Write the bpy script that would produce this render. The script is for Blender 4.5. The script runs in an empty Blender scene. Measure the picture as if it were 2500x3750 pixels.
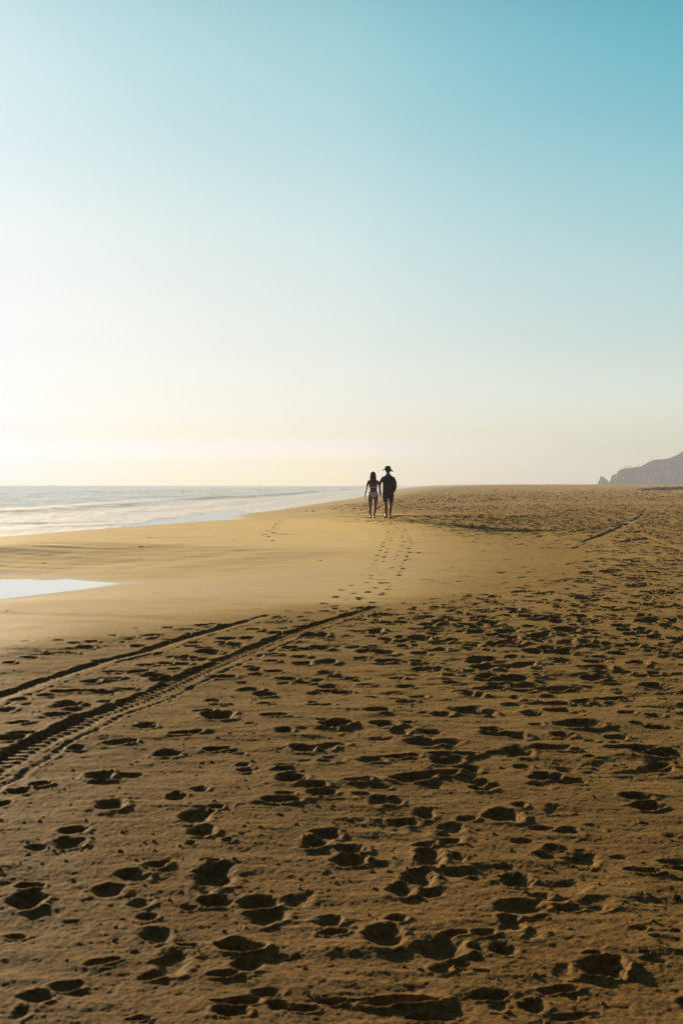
import bpy, bmesh, math
import numpy as np
from mathutils import Vector

SC = bpy.context.scene
COL = SC.collection

# ------------------------------------------------------------------ camera
H = 1.25                       # eye height above the dry sand
FPX = 5208.0                   # focal length in pixels of the 2500x3750 photograph (50 mm)
HOR = 1773.0                   # horizon row
CX, CY = 1250.0, 1875.0
cam_d = bpy.data.cameras.new('camera')
cam = bpy.data.objects.new('camera', cam_d)
COL.objects.link(cam)
SC.camera = cam
cam_d.sensor_fit = 'VERTICAL'
cam_d.sensor_height = 36.0
cam_d.sensor_width = 24.0
cam_d.lens = 50.0
cam_d.clip_start = 0.05
cam_d.clip_end = 40000
cam.location = (0, 0, H)
cam.rotation_euler = (math.radians(90) - math.atan((CY - HOR) / FPX), 0, 0)
cam_d.dof.use_dof = True
cam_d.dof.focus_distance = 40.0
cam_d.dof.aperture_fstop = 13.0

# ------------------------------------------------------------------ light
SUN_AZ, SUN_EL = -25.0, 8.5
EXPO = 1.5
SC.view_settings.view_transform = 'Standard'
SC.view_settings.look = 'None'
SC.view_settings.exposure = EXPO
SC.view_settings.gamma = 1.0
SC.view_settings.use_curve_mapping = False

sd_ = bpy.data.lights.new('sun', 'SUN')
sd_.energy = 3.95
sd_.angle = math.radians(0.6)
sd_.color = (1.0, 0.81, 0.56)
sun = bpy.data.objects.new('sun', sd_)
COL.objects.link(sun)
_a, _e = math.radians(SUN_AZ), math.radians(SUN_EL)
SUNV = Vector((math.sin(_a) * math.cos(_e), math.cos(_a) * math.cos(_e), math.sin(_e)))
sun.rotation_euler = (-SUNV).to_track_quat('-Z', 'Y').to_euler()
sun.location = (-30, 40, 20)


def lin(c):
    c = np.array(c, float) / 255.0
    return np.where(c <= 0.04045, c / 12.92, ((c + 0.055) / 1.055) ** 2.4)


world = bpy.data.worlds.new('World')
SC.world = world
world.use_nodes = True
wn = world.node_tree
bg = wn.nodes['Background']
SKY_K = 0.05
bg.inputs[1].default_value = SKY_K
sky = wn.nodes.new('ShaderNodeTexSky')
sky.sky_type = 'NISHITA'
sky.sun_disc = False
sky.sun_elevation = math.radians(8.0)
sky.sun_rotation = math.radians(SUN_AZ)

# colour balance of the sky: Nishita radiance at (elevation, angle from the sun) and what the air of this
# hazy evening shows in view; overhead and behind it is darkened to deepen shadows
ELS = [0, .8, 1.7, 3, 4.5, 6, 9.5, 14, 18.7, 35, 60, 90]
NIS = {
 'A': [(51.552,27.546,6.762),(51.577,28.438,7.483),(48.671,28.730,8.741),(42.299,27.119,9.968),(34.915,24.164,10.576),(29.384,21.402,10.623),(21.072,16.434,9.801),(14.229,11.727,8.102),(8.959,7.885,6.274),(2.274,2.623,3.052),(0.735,1.078,1.561),(0.415,0.675,1.027)],
 'B': [(16.805,9.555,2.689),(17.151,10.163,3.086),(16.922,10.981,3.904),(14.967,10.894,4.787),(12.706,10.256,5.483),(10.841,9.403,5.859),(8.009,7.637,5.908),(5.672,5.796,5.264),(4.178,4.491,4.521),(1.709,2.165,2.720),(0.696,1.033,1.504),(0.414,0.673,1.025)],
 'C': [(7.650,4.712,1.524),(8.022,5.175,1.791),(8.405,6.002,2.397),(7.888,6.474,3.229),(6.886,6.417,3.983),(5.980,6.053,4.379),(4.500,5.063,4.543),(3.325,3.998,4.171),(2.564,3.213,3.669),(1.311,1.800,2.392),(0.643,0.968,1.422),(0.414,0.672,1.023)],
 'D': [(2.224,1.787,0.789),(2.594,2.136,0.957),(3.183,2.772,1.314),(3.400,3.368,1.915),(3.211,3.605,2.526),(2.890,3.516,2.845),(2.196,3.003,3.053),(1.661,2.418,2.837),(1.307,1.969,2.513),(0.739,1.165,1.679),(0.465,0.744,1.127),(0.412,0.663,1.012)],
}
TGT = {
 'A': [(255,250,243),(255,253,247),(255,254,250),(254,254,250),(252,254,251),(250,252,249),(243,248,247),(222,239,241),(201,228,232),(92,140,160),(34,68,86),(20,43,58)],
 'B': [(246,234,217),(247,237,220),(246,238,224),(241,239,226),(236,239,230),(229,236,230),(213,231,230),(183,217,222),(154,200,208),(66,116,136),(29,62,80),(20,43,58)],
 'C': [(222,214,196),(222,216,198),(223,219,202),(219,222,208),(213,222,213),(201,218,214),(178,211,213),(142,196,206),(108,177,193),(40,84,104),(26,56,74),(20,43,58)],
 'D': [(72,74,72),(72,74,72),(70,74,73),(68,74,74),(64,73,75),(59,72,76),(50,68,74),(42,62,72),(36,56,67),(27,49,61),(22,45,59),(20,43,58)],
}
ADJ = {  # fine trim after measuring the render
#TRIM
 'A': [(1.933, 2.022, 2.3), (1.765, 1.908, 2.189), (1.276, 1.311, 1.396), (1.157, 1.174, 1.207), (1.066, 1.099, 1.122), (1.044, 1.064, 1.081), (1.017, 1.038, 1.05), (1.005, 1.03, 1.039), (0.94, 0.989, 1.001), (1.0, 1.0, 1.0), (1.0, 1.0, 1.0), (1.0, 1.0, 1.0)],
 'B': [(1.689, 1.628, 2.3), (1.521, 1.497, 2.3), (1.16, 1.163, 1.189), (1.039, 1.063, 1.074), (1.01, 1.04, 1.047), (0.984, 1.018, 1.029), (0.962, 1.005, 1.02), (0.916, 0.981, 1.003), (0.869, 0.96, 0.983), (1.0, 1.0, 1.0), (1.0, 1.0, 1.0), (1.0, 1.0, 1.0)],
 'C': [(0.904, 0.913, 1.124), (0.764, 0.816, 0.711), (0.866, 0.914, 0.833), (0.991, 1.038, 1.031), (0.956, 1.019, 1.04), (0.915, 1.002, 1.028), (0.873, 0.988, 1.012), (0.771, 0.955, 0.988), (0.588, 0.876, 0.917), (1.0, 1.0, 1.0), (1.0, 1.0, 1.0), (1.0, 1.0, 1.0)],
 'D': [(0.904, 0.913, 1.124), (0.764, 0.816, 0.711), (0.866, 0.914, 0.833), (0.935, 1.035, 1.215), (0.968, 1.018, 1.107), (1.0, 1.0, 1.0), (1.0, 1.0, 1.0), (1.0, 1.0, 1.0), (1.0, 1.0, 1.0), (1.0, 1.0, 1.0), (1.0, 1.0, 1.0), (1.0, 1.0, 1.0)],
#ENDTRIM
}


def wnode(t, **k):
    n = wn.nodes.new(t)
    for a, b in k.items():
        setattr(n, a, b)
    return n


def wmath(op, a, b=None, clamp=False):
    n = wnode('ShaderNodeMath', operation=op, use_clamp=clamp)
    for i, v in enumerate((a, b)):
        if v is None:
            continue
        if isinstance(v, (int, float)):
            n.inputs[i].default_value = v
        else:
            wn.links.new(v, n.inputs[i])
    return n.outputs[0]


tc = wnode('ShaderNodeTexCoord')
sp = wnode('ShaderNodeSeparateXYZ')
wn.links.new(tc.outputs['Generated'], sp.inputs[0])
elev = wmath('MULTIPLY', wmath('ARCSINE', wmath('MAXIMUM', sp.outputs[2], 0.0)), 2 / math.pi)      # 0..1
epos = wmath('POWER', elev, 0.5)
az = wmath('ARCTAN2', sp.outputs[0], sp.outputs[1])                                              # clockwise from +Y
dl = wmath('MULTIPLY', wmath('ABSOLUTE', wmath('SUBTRACT', az, math.radians(SUN_AZ))), 180 / math.pi)
dl = wmath('MINIMUM', dl, wmath('SUBTRACT', 360.0, dl))
RS = 2.0
cols = {}
for key in 'ABCD':
    r = wnode('ShaderNodeValToRGB')
    r.color_ramp.interpolation = 'CARDINAL'
    el = r.color_ramp.elements
    while len(el) < len(ELS):
        el.new(0.5)
    for i, e_ in enumerate(ELS):
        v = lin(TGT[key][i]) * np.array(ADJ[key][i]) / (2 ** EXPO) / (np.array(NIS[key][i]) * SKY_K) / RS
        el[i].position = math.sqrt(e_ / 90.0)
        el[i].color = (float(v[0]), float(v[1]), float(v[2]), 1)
    wn.links.new(epos, r.inputs[0])
    cols[key] = r.outputs[0]


def wmix(f, a, b):
    n = wnode('ShaderNodeMix', data_type='RGBA')
    wn.links.new(f, n.inputs[0])
    wn.links.new(a, n.inputs[6])
    wn.links.new(b, n.inputs[7])
    return n.outputs[2]


def wstep(lo, hi):
    n = wnode('ShaderNodeMapRange', interpolation_type='LINEAR')
    n.inputs[1].default_value = lo
    n.inputs[2].default_value = hi
    wn.links.new(dl, n.inputs[0])
    return n.outputs[0]


c1 = wmix(wstep(11.5, 25), cols['A'], cols['B'])
c2 = wmix(wstep(25, 38.5), c1, cols['C'])
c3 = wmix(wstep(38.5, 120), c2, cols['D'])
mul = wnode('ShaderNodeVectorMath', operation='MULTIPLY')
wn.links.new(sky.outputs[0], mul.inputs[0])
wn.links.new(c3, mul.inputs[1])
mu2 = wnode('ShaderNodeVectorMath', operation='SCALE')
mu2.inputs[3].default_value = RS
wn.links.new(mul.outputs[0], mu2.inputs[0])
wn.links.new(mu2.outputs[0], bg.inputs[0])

SC.cycles.max_bounces = 5
SC.cycles.diffuse_bounces = 2
SC.cycles.glossy_bounces = 3
SC.cycles.transmission_bounces = 2
SC.cycles.volume_bounces = 0
SC.cycles.use_denoising = True
SC.cycles.caustics_reflective = False
SC.cycles.caustics_refractive = False
SC.cycles.sample_clamp_indirect = 4

rng = np.random.default_rng(7)


# ------------------------------------------------------------------ numeric helpers
def _hash(ix, iy, seed):
    h = (ix.astype(np.int64) * 374761393 + iy.astype(np.int64) * 668265263 + seed * 974634777) & 0xffffffff
    h = ((h ^ (h >> 13)) * 1274126177) & 0xffffffff
    h = ((h ^ (h >> 16)) * 2246822519) & 0xffffffff
    return ((h ^ (h >> 15)) & 0xffffff).astype(np.float32) / np.float32(0xffffff)


def vnoise(x, y, seed=0):
    x0 = np.floor(x); y0 = np.floor(y)
    fx = (x - x0).astype(np.float32); fy = (y - y0).astype(np.float32)
    ix = x0.astype(np.int64); iy = y0.astype(np.int64)
    fx = fx * fx * (3 - 2 * fx); fy = fy * fy * (3 - 2 * fy)
    a = _hash(ix, iy, seed); b = _hash(ix + 1, iy, seed)
    c = _hash(ix, iy + 1, seed); d = _hash(ix + 1, iy + 1, seed)
    return (a + (b - a) * fx) * (1 - fy) + (c + (d - c) * fx) * fy


def fbm(x, y, octaves=3, seed=0, gain=0.5):
    s = 0; a = 1; t = 0
    for i in range(octaves):
        s = s + a * (vnoise(x * 2 ** i + 13.7 * i, y * 2 ** i + 7.3 * i, seed + i) - 0.5)
        t += a
        a *= gain
    return s / t * 2


def sstep(a, b, x):
    t = np.clip((x - a) / (b - a), 0, 1)
    return t * t * (3 - 2 * t)


def smin(a, b, k):
    h = np.clip(0.5 + 0.5 * (b - a) / k, 0, 1)
    return b * (1 - h) + a * h - k * h * (1 - h)


def sdist(x, y, poly):
    """distance to a closed polygon, negative inside"""
    x = np.asarray(x, np.float64); y = np.asarray(y, np.float64)
    d = np.full(x.shape, 1e18)
    ins = np.zeros(x.shape, bool)
    n = len(poly)
    for i in range(n):
        x1, y1 = poly[i]; x2, y2 = poly[(i + 1) % n]
        ex, ey = x2 - x1, y2 - y1
        wx, wy = x - x1, y - y1
        t = np.clip((wx * ex + wy * ey) / (ex * ex + ey * ey + 1e-12), 0, 1)
        d = np.minimum(d, (wx - ex * t) ** 2 + (wy - ey * t) ** 2)
        c = ((y1 <= y) & (y2 > y)) | ((y2 <= y) & (y1 > y))
        with np.errstate(divide='ignore', invalid='ignore'):
            xi = x1 + (y - y1) / (ey if abs(ey) > 1e-12 else 1e-12) * ex
        ins ^= c & (x < xi)
    d = np.sqrt(d)
    return np.where(ins, -d, d)


def unproj(px, py, z=0.0):
    """photo pixel -> ground point at height z"""
    D = FPX * (H - z) / (py - HOR)
    return ((px - CX) / FPX * D, D)


# ------------------------------------------------------------------ shape of the shore
Z_SEA = -1.6
Z_POOL = -0.7
shore_px = [(0, 1978), (110, 1970), (200, 1963), (300, 1954), (400, 1945), (497, 1934), (600, 1929.5), (746, 1922), (860, 1914.5),
            (945, 1909.5), (905, 1908.5), (868, 1905), (848, 1900), (846, 1894), (862, 1886.5), (890, 1881), (1000, 1870), (1078, 1857),
            (1150, 1846), (1220, 1835), (1300, 1824), (1349, 1812), (1420, 1797), (1480, 1787), (1532, 1782.5), (1600, 1780)]
shore = [(-28, -400), (-28, 20), (-26.5, 40), (-22, 57)] + [unproj(px, py, Z_SEA) for px, py in shore_px] + [(700, 9000), (9000, 9000), (9000, -400)]
pool_px = [(-420, 2120), (-200, 2112), (0, 2109), (120, 2111), (220, 2118), (300, 2126), (380, 2132), (440, 2137), (400, 2143), (320, 2156),
           (220, 2168), (120, 2180), (0, 2195), (-150, 2212), (-330, 2225), (-430, 2160)]
pool = [unproj(px, py, Z_POOL) for px, py in pool_px]
# the trampled sand (everything else was smoothed by the last high tide)
rough_px = [(-700, 2440), (-300, 2400), (0, 2375), (200, 2338), (600, 2290), (900, 2250), (1100, 2222), (1400, 2205), (1700, 2170), (1850, 2130),
            (1980, 2080), (2060, 2040), (2080, 2015), (2010, 1985), (1850, 1955), (1650, 1930), (1500, 1915), (1380, 1905), (1240, 1896),
            (1290, 1889), (1500, 1887), (1700, 1885), (1850, 1880), (1900, 1873), (1760, 1866), (1550, 1861), (1350, 1855), (1240, 1845),
            (1270, 1829), (1350, 1812), (1480, 1798), (1600, 1790), (1700, 1786)]
rough = [unproj(px, py, 0.0) for px, py in rough_px] + [(900, 3000), (6000, 3000), (6000, -60), (-60, -60), (-20, 3)]


def macro(x, y, detail=False):
    """large forms of the beach; returns z (and distances when asked)"""
    x = np.asarray(x, np.float64); y = np.asarray(y, np.float64)
    t = x / np.maximum(y, 1.0)
    P = np.zeros_like(x)
    left = 1 - sstep(0.10, 0.19, t)
    # smooth bay in front of the walkers, hollow behind their ridge, second ridge
    P -= 0.22 * sstep(13, 26, y) * (1 - sstep(36, 49, y)) * left
    P += 0.05 * np.exp(-((y - 51.5) / 4.0) ** 2) * left
    P -= 0.36 * sstep(53, 68, y) * (1 - sstep(78, 100, y)) * (1 - sstep(0.08, 0.16, t))
    P += 0.22 * np.exp(-((y - 138) / 16.0) ** 2) * (1 - sstep(0.06, 0.14, t))
    P -= 0.25 * sstep(145, 175, y) * (1 - sstep(190, 260, y)) * (1 - sstep(0.06, 0.14, t))
    P += 1.0 * sstep(130, 480, y) * sstep(0.045, 0.13, t)
    P += 0.06 * fbm(x / 9.0, y / 9.0, 2, 3) * sstep(14, 30, y) + 0.015 * fbm(x / 2.2, y / 2.2, 2, 5)
    # low scrubby dune at the right
    u = (x - 62) / 22.0; v = (y - 235) / 30.0
    P += 0.75 * sstep(-0.9, 0.6, u) * np.exp(-v ** 2) * (1 + 0.35 * fbm(x / 3.0, y / 4.0, 3, 9))
    sd = -sdist(x, y, shore)          # positive on land
    k = 0.085
    S = Z_SEA + np.where(sd > 0, k * sd, 0.07 * sd)
    S = np.maximum(S, -4.0)
    z = smin(P, S, 0.35)
    sp_ = sdist(x, y, pool)
    cone = Z_POOL + np.where(sp_ > 0, 0.06 * sp_ + 0.004 * sp_ ** 2, 0.03 * sp_)
    z = smin(z, np.where(sp_ < 14, cone, 99.0), 0.10)
    if detail:
        return z, sd, sp_
    return z


def ground_z(x, y):
    return float(macro(np.array([x]), np.array([y]))[0])


def on_ground(px, py):
    z = 0.0
    for _ in range(12):
        x, y = unproj(px, py, z)
        z = 0.5 * z + 0.5 * ground_z(x, y)
    x, y = unproj(px, py, z)
    return x, y


# ------------------------------------------------------------------ prints read off the photograph
S_ = 1.206
C7 = """85 67 50 17 -5;172 37 48 14 -8;10 122 36 16 0;480 132 72 30 0;780 88 42 22 0;880 56 44 13 -10;860 178 68 38 0;885 245 60 25 0;
955 135 35 12 0;1005 285 28 12 0;840 295 22 16 0;320 240 60 22 12;300 295 72 28 -10;150 315 40 20 -20;460 12 65 14 0;1285 8 65 25 0;
1390 38 58 16 5;1420 72 62 20 0;1255 75 45 12 0;1235 105 92 16 0;1440 250 62 24 0;1400 292 68 34 0;1550 320 70 30 0;1540 380 75 24 0;
690 395 55 18 -12;580 440 60 32 -32;475 505 75 33 4;610 557 60 24 5;645 620 48 20 0;125 483 58 17 0;110 545 88 44 -5;950 440 92 68 0;
925 375 50 9 0;944 550 80 26 0;1145 552 88 34 0;1170 612 88 40 0;835 575 35 13 0;1450 640 65 32 0;1465 690 60 15 0;680 700 72 40 -10;
760 820 82 70 0;820 740 60 11 0;1055 745 108 36 12;1090 830 78 38 0;440 818 80 14 -18;285 920 75 26 -12;150 975 75 34 -35;90 1040 45 38 0;
1180 960 72 32 0;1050 1000 108 22 -8;1020 1050 75 30 0;1330 1035 70 20 0;1460 1000 75 17 0;1230 1020 50 20 0;665 880 60 26 0;980 880 60 18 0;
600 1075 60 18 0;300 640 40 10 0;60 700 50 14 0;1240 790 36 10 0"""
C8 = """1365 92 68 20 0;1410 135 70 24 8;680 22 40 11 0;690 50 62 20 8;370 15 70 16 -6;150 80 40 14 -15;240 105 48 26 0;300 110 35 28 0;
430 165 50 27 0;340 200 65 19 -8;845 130 35 17 0;785 180 75 34 0;610 190 45 13 -5;545 225 55 25 -30;540 285 60 21 -8;430 300 55 17 0;
450 355 60 45 0;580 360 30 26 0;590 425 68 24 0;780 405 46 16 0;830 460 80 33 10;100 325 58 25 0;95 370 78 27 8;20 255 38 26 0;
400 455 75 48 0;320 505 60 36 0;460 520 52 23 0;1125 360 75 40 12;975 355 45 28 -15;990 310 32 13 0;1390 420 75 17 16;1530 380 60 20 12;
860 285 45 14 0;940 232 60 10 0;1070 238 40 14 0;940 530 52 16 0;850 580 108 48 14;1065 585 70 22 0;1185 585 45 14 12;300 630 52 20 0;
250 710 88 58 0;500 760 108 58 0;560 700 60 17 0;690 700 52 20 0;780 770 60 33 0;655 765 35 21 0;660 808 30 19 0;580 840 60 21 0;
505 860 50 24 0;815 650 50 56 0;1560 545 22 20 0;1380 685 40 11 0;1550 695 22 12 0;1170 797 45 14 0;1225 850 96 52 12;1290 890 40 22 0;
1405 790 25 9 0;1450 822 60 8 6;730 975 90 22 -6;330 1005 145 27 -5;30 1000 55 17 0;120 1005 60 12 0;1010 950 90 15 -6;1090 980 22 34 0;
910 1020 60 38 0;450 1080 90 20 0;1060 1075 70 18 0;20 640 40 30 0;50 690 40 14 0;1290 355 40 9 0;1140 1060 60 14 0;680 870 36 12 0"""
C5 = """260 237 30 4 0;330 247 30 5 0;405 240 30 4 0;500 210 22 4 0;565 222 35 5 0;540 240 18 4 0;375 265 40 8 0;320 290 25 5 0;165 283 30 4 0;
190 298 60 4 -4;130 312 40 5 0;250 290 50 4 -4;40 338 28 6 0;670 212 60 4 -4;780 188 20 4 0;825 187 35 4 0;900 170 45 5 0;950 163 30 4 0;
830 206 18 5 0;735 232 30 3 0;645 345 45 9 0;790 345 45 6 0;605 377 60 9 0;500 375 50 7 0;400 415 42 11 0;490 405 50 5 -4;455 467 60 13 0;
545 450 50 6 0;330 460 90 7 -5;200 482 40 8 0;70 503 50 12 -6;290 530 65 18 0;30 548 45 13 0;255 575 65 12 -6;80 607 60 8 -6;100 653 65 8 -3;
50 673 65 13 0;420 322 25 5 0;780 367 38 8 0;710 410 50 14 0;670 395 50 9 0;830 313 55 8 0;760 305 35 7 0;920 288 60 9 0;960 322 40 8 0;
1000 230 50 7 -4;1090 230 35 8 0;1025 258 60 10 0;900 272 40 6 0;850 262 35 5 0;1120 188 35 4 0;1200 155 30 4 0;1215 207 35 8 0;
1250 185 25 4 0;1280 270 35 8 0;1330 178 45 4 0;1350 277 38 6 0;1410 215 40 9 0;1460 235 35 4 0;1480 264 35 5 0;1475 286 30 6 0;
1205 300 35 7 0;1325 313 40 6 0;1200 330 35 6 0;1105 358 28 6 0;990 400 60 8 -4;1130 388 40 7 0;1210 377 45 5 0;1337 338 42 10 0;
1445 333 45 10 0;1443 379 42 11 0;1265 407 45 8 0;1345 421 42 8 0;1535 404 30 5 0;1068 423 25 6 0;1105 455 50 11 0;1168 477 48 14 0;
942 503 35 9 0;900 555 45 10 0;965 577 70 22 0;980 528 60 8 0;640 625 50 9 0;650 613 40 7 0;1205 572 58 9 -6;1380 508 25 7 0;1390 525 40 7 0;
1440 523 35 10 0;1515 464 40 10 0;1385 470 35 6 0;1440 460 50 6 -5;1475 605 60 15 0;1440 625 55 10 0;1530 600 40 12 0;1100 608 25 6 0;
1255 640 40 14 0;820 650 80 8 -8;525 690 75 13 -6;335 712 40 12 0;730 735 58 19 0;960 715 65 9 -10;1060 735 30 6 0;1340 713 60 20 0;
1440 705 48 17 0;1510 688 35 8 0;1070 782 32 10 0;1090 808 50 14 0;1250 805 60 14 0;1255 783 50 8 0;1285 848 68 28 0;440 840 65 28 0;
570 835 60 17 0;170 880 50 13 0;1390 880 55 15 0;20 725 30 8 0;1170 520 36 8 0"""
C6 = """520 77 22 7 0;550 108 30 7 0;430 168 45 9 0;410 190 45 8 0;210 197 42 8 0;260 232 30 8 0;165 290 38 10 0;115 270 38 6 0;340 238 30 6 0;
430 235 30 7 0;550 238 32 6 0;385 262 20 6 0;405 297 40 10 0;490 285 60 6 0;645 281 35 7 0;490 258 30 5 0;270 330 70 7 -5;15 330 28 10 0;
15 380 25 10 0;415 361 45 9 0;300 402 38 7 0;105 400 45 4 -4;555 372 38 8 0;550 426 38 8 0;350 440 40 8 0;65 463 40 11 0;165 430 40 6 0;
400 488 42 10 0;300 495 35 5 0;225 547 52 12 0;205 487 35 8 0;690 322 65 11 0;690 355 60 13 0;760 355 50 12 0;870 345 50 16 0;820 225 32 9 0;
800 130 30 8 0;780 195 50 8 0;735 218 30 6 0;750 255 45 10 0;935 232 35 10 0;1060 242 38 13 0;1140 236 30 8 0;970 272 60 9 0;900 285 40 9 0;
815 410 80 16 0;700 400 50 9 0;640 475 48 13 0;600 463 50 8 0;720 450 60 7 -6;500 565 50 14 0;620 550 78 25 0;690 555 50 15 0;890 508 45 7 0;
910 560 50 18 0;1020 547 70 13 -6;830 488 28 10 0;1010 520 60 9 0;1120 512 45 14 0;1230 500 55 11 -6;1290 495 50 12 0;860 457 60 11 0;
980 450 80 11 -3;1090 447 50 9 0;1180 358 75 9 0;1180 327 50 10 0;1050 320 60 11 -5;1280 295 50 9 0;1345 258 40 8 0;1345 205 40 8 0;
1250 210 25 7 0;1510 265 35 11 0;1380 335 35 11 0;1560 310 30 8 0;1175 403 55 12 0;1300 380 40 6 0;1440 440 65 14 0;1440 380 30 6 0;
250 603 62 18 0;360 600 40 10 0;40 605 60 17 0;315 642 42 20 0;450 640 60 15 0;420 685 80 19 -4;530 685 60 15 0;40 693 50 10 0;10 710 25 14 0;
720 632 50 12 0;760 655 90 13 3;840 665 50 15 0;1100 610 108 20 5;1035 655 48 17 0;920 612 30 10 0;1160 682 35 8 0;1275 665 52 13 0;
1270 690 30 8 0;1370 605 35 10 0;1440 570 40 13 0;1460 620 60 10 0;1350 715 120 11 -3;1450 740 120 18 0;1470 790 60 14 0;1470 815 60 20 0;
1160 760 30 8 0;1090 730 30 8 0;840 730 60 27 0;970 715 90 18 4;200 765 65 20 0;330 750 90 11 -7;505 740 60 13 0;520 770 70 24 0;
600 742 60 9 0;500 830 90 14 -13;370 850 96 18 -10;620 805 60 18 0;670 865 50 17 0;130 860 60 12 -10;860 800 40 13 0;980 850 65 28 0;
1060 870 80 20 0;1520 540 25 7 0;1320 560 40 9 0;1260 430 50 8 0;1540 150 30 7 0;1400 130 30 6 0;1120 130 40 9 0;1010 155 34 7 0;1130 155 30 6 0"""

PITS = []      # x, y, rx, ry, angle, depth, rim


def add_crop(txt, ox, oy):
    for it in txt.replace('\n', '').split(';'):
        cx, cy, rx, ry, an = [float(v) for v in it.split()]
        px, py = ox + cx / S_, oy + cy / S_
        x, y = on_ground(px, py)
        sc = FPX / y
        wx = rx / S_ / sc
        wy = ry / S_ * y * y / (FPX * H)
        wy = min(max(wy, 0.6 * wx), 3.0 * wx)
        # slant of the ellipse on the ground
        th = math.radians(an)
        ang = math.atan2(-math.sin(th) * wy / max(ry, 1) * rx / 1.0, math.cos(th) * wx) if an else 0.0
        ang = max(-1.1, min(1.1, ang)) if an else 0.0
        d = min(max(0.36 * wx, 0.007), 0.030) * (0.8 + 0.5 * rng.random())
        PITS.append((x, y, wx * 1.02, wy * 0.88, ang * 0.6, d, 0.20 + 0.36 * rng.random()))


add_crop(C7, 0, 2850)
add_crop(C8, 1200, 2850)
add_crop(C5, 0, 2150)
add_crop(C6, 1200, 2150)

# foot trails of the two walkers and one beach walker (image paths in photo pixels)


def trail(pts, pace, spread, size, depth, close=1.0):
    pts = [on_ground(*p) for p in pts]
    seg = [math.dist(pts[i], pts[i + 1]) for i in range(len(pts) - 1)]
    L = sum(seg)
    s = 0.1; side = 1
    while s < L:
        r = s; i = 0
        while i < len(seg) - 1 and r > seg[i]:
            r -= seg[i]; i += 1
        f = r / max(seg[i], 1e-6)
        x = pts[i][0] + (pts[i + 1][0] - pts[i][0]) * f
        y = pts[i][1] + (pts[i + 1][1] - pts[i][1]) * f
        dx, dy = pts[i + 1][0] - pts[i][0], pts[i + 1][1] - pts[i][1]
        n = math.hypot(dx, dy) + 1e-9
        x += side * spread * dy / n + rng.normal(0, .02)
        y += -side * spread * dx / n + rng.normal(0, .05)
        a = -math.atan2(dx, dy) + rng.normal(0, .12)
        PITS.append((x, y, size * .42, size, a, depth * (0.8 + .5 * rng.random()), 0.25))
        if rng.random() < 0.5:
            PITS.append((x + rng.normal(0, .05), y + size * 1.6, size * .3, size * .5, a, depth * .5, 0.3))
        side = -side
        s += pace * (0.9 + 0.25 * rng.random())


def c4(l):
    return [(1200 + a / S_, 1700 + b / S_) for a, b in l]


trail(c4([(10, 640), (55, 600), (110, 550), (160, 515), (190, 480), (210, 452), (235, 410), (255, 365), (268, 325), (280, 290), (255, 262), (205, 246)]), .62, .08, .12, .014)
trail(c4([(165, 612), (200, 585), (240, 548), (285, 505), (305, 470), (318, 420), (340, 385), (352, 350), (348, 318), (325, 285), (300, 262), (265, 243)]), .55, .09, .12, .017)
trail(c4([(150, 635), (190, 590), (235, 530), (270, 495), (312, 455)]), 1.1, .10, .10, .014)
trail([(985, 1982), (968, 1962), (990, 1943), (988, 1928), (1004, 1914), (1012, 1905)], 1.1, .11, .12, .018)
trail([(975, 1965), (1040, 1905), (1100, 1896), (1200, 1893), (1330, 1900)], 1.0, .1, .12, .02)

TRACKS = []     # polyline, half width, depth, lugs


def c5(l):
    return [(a / S_, 2150 + b / S_) for a, b in l]


def line(pts, hw, dep, lug):
    P_ = [on_ground(*p) for p in pts]
    if lug >= .35 and dep > .0185:          # the near pair carries on behind the photographer's left
        (xa, ya), (xb, yb) = P_[0], P_[1]
        n = math.hypot(xb - xa, yb - ya)
        P_ = [(xa - (xb - xa) / n * 7, ya - (yb - ya) / n * 7)] + P_
    TRACKS.append((P_, hw, dep, lug))


line(c5([(-330, 640), (-150, 560), (0, 487), (120, 445), (250, 398), (380, 357), (500, 318), (580, 298), (650, 284), (750, 248), (850, 218), (950, 190), (1050, 162), (1150, 137), (1230, 120), (1290, 106)]), .080, .019, .35)
line(c5([(-300, 960), (-130, 870), (0, 795), (130, 715), (250, 655), (330, 617), (400, 585), (500, 545), (600, 508), (720, 452), (800, 415), (900, 370), (1000, 328), (1100, 285), (1200, 245), (1300, 205), (1400, 172), (1500, 140), (1600, 112), (1690, 88), (1750, 72)]), .090, .021, 1.0)
line(c4([(800, 122), (835, 128), (832, 148), (900, 165), (955, 178), (1005, 202)]), .14, .03, 0)
line(c4([(880, 122), (892, 140), (990, 163), (1080, 185), (1180, 212), (1300, 250), (1450, 285), (1620, 318)]), .14, .03, 0)
line(c4([(985, 357), (1050, 325), (1130, 293), (1210, 268), (1290, 250), (1420, 235), (1500, 215), (1525, 203), (1500, 195), (1420, 188)]), .09, .011, .4)
line(c4([(1010, 402), (1090, 375), (1200, 330), (1300, 287), (1400, 260), (1500, 243), (1620, 225)]), .09, .011, .4)
line(c4([(1360, 298), (1450, 335), (1568, 380), (1700, 430)]), .12, .026, 0)
line(c4([(1010, 120), (1025, 140), (1040, 150)]), .2, .03, 0)
line(c4([(1060, 118), (1090, 150)]), .2, .03, 0)
line(c4([(1130, 115), (1190, 150), (1230, 170)]), .2, .03, 0)


for l_ in ([(1100, 150), (1180, 175), (1290, 200), (1420, 222), (1568, 240)], [(1240, 130), (1300, 160), (1400, 190), (1500, 215), (1620, 236)],
           [(1080, 300), (1180, 285), (1300, 268), (1430, 262), (1600, 268)], [(1130, 345), (1250, 300), (1330, 262), (1390, 225), (1410, 190), (1380, 165)],
           [(1290, 345), (1400, 330), (1500, 322), (1620, 330)], [(560, 262), (760, 282), (980, 290), (1110, 290), (1230, 268), (1330, 250)]):
    line(c4(l_), .11, .020, 0)


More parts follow.
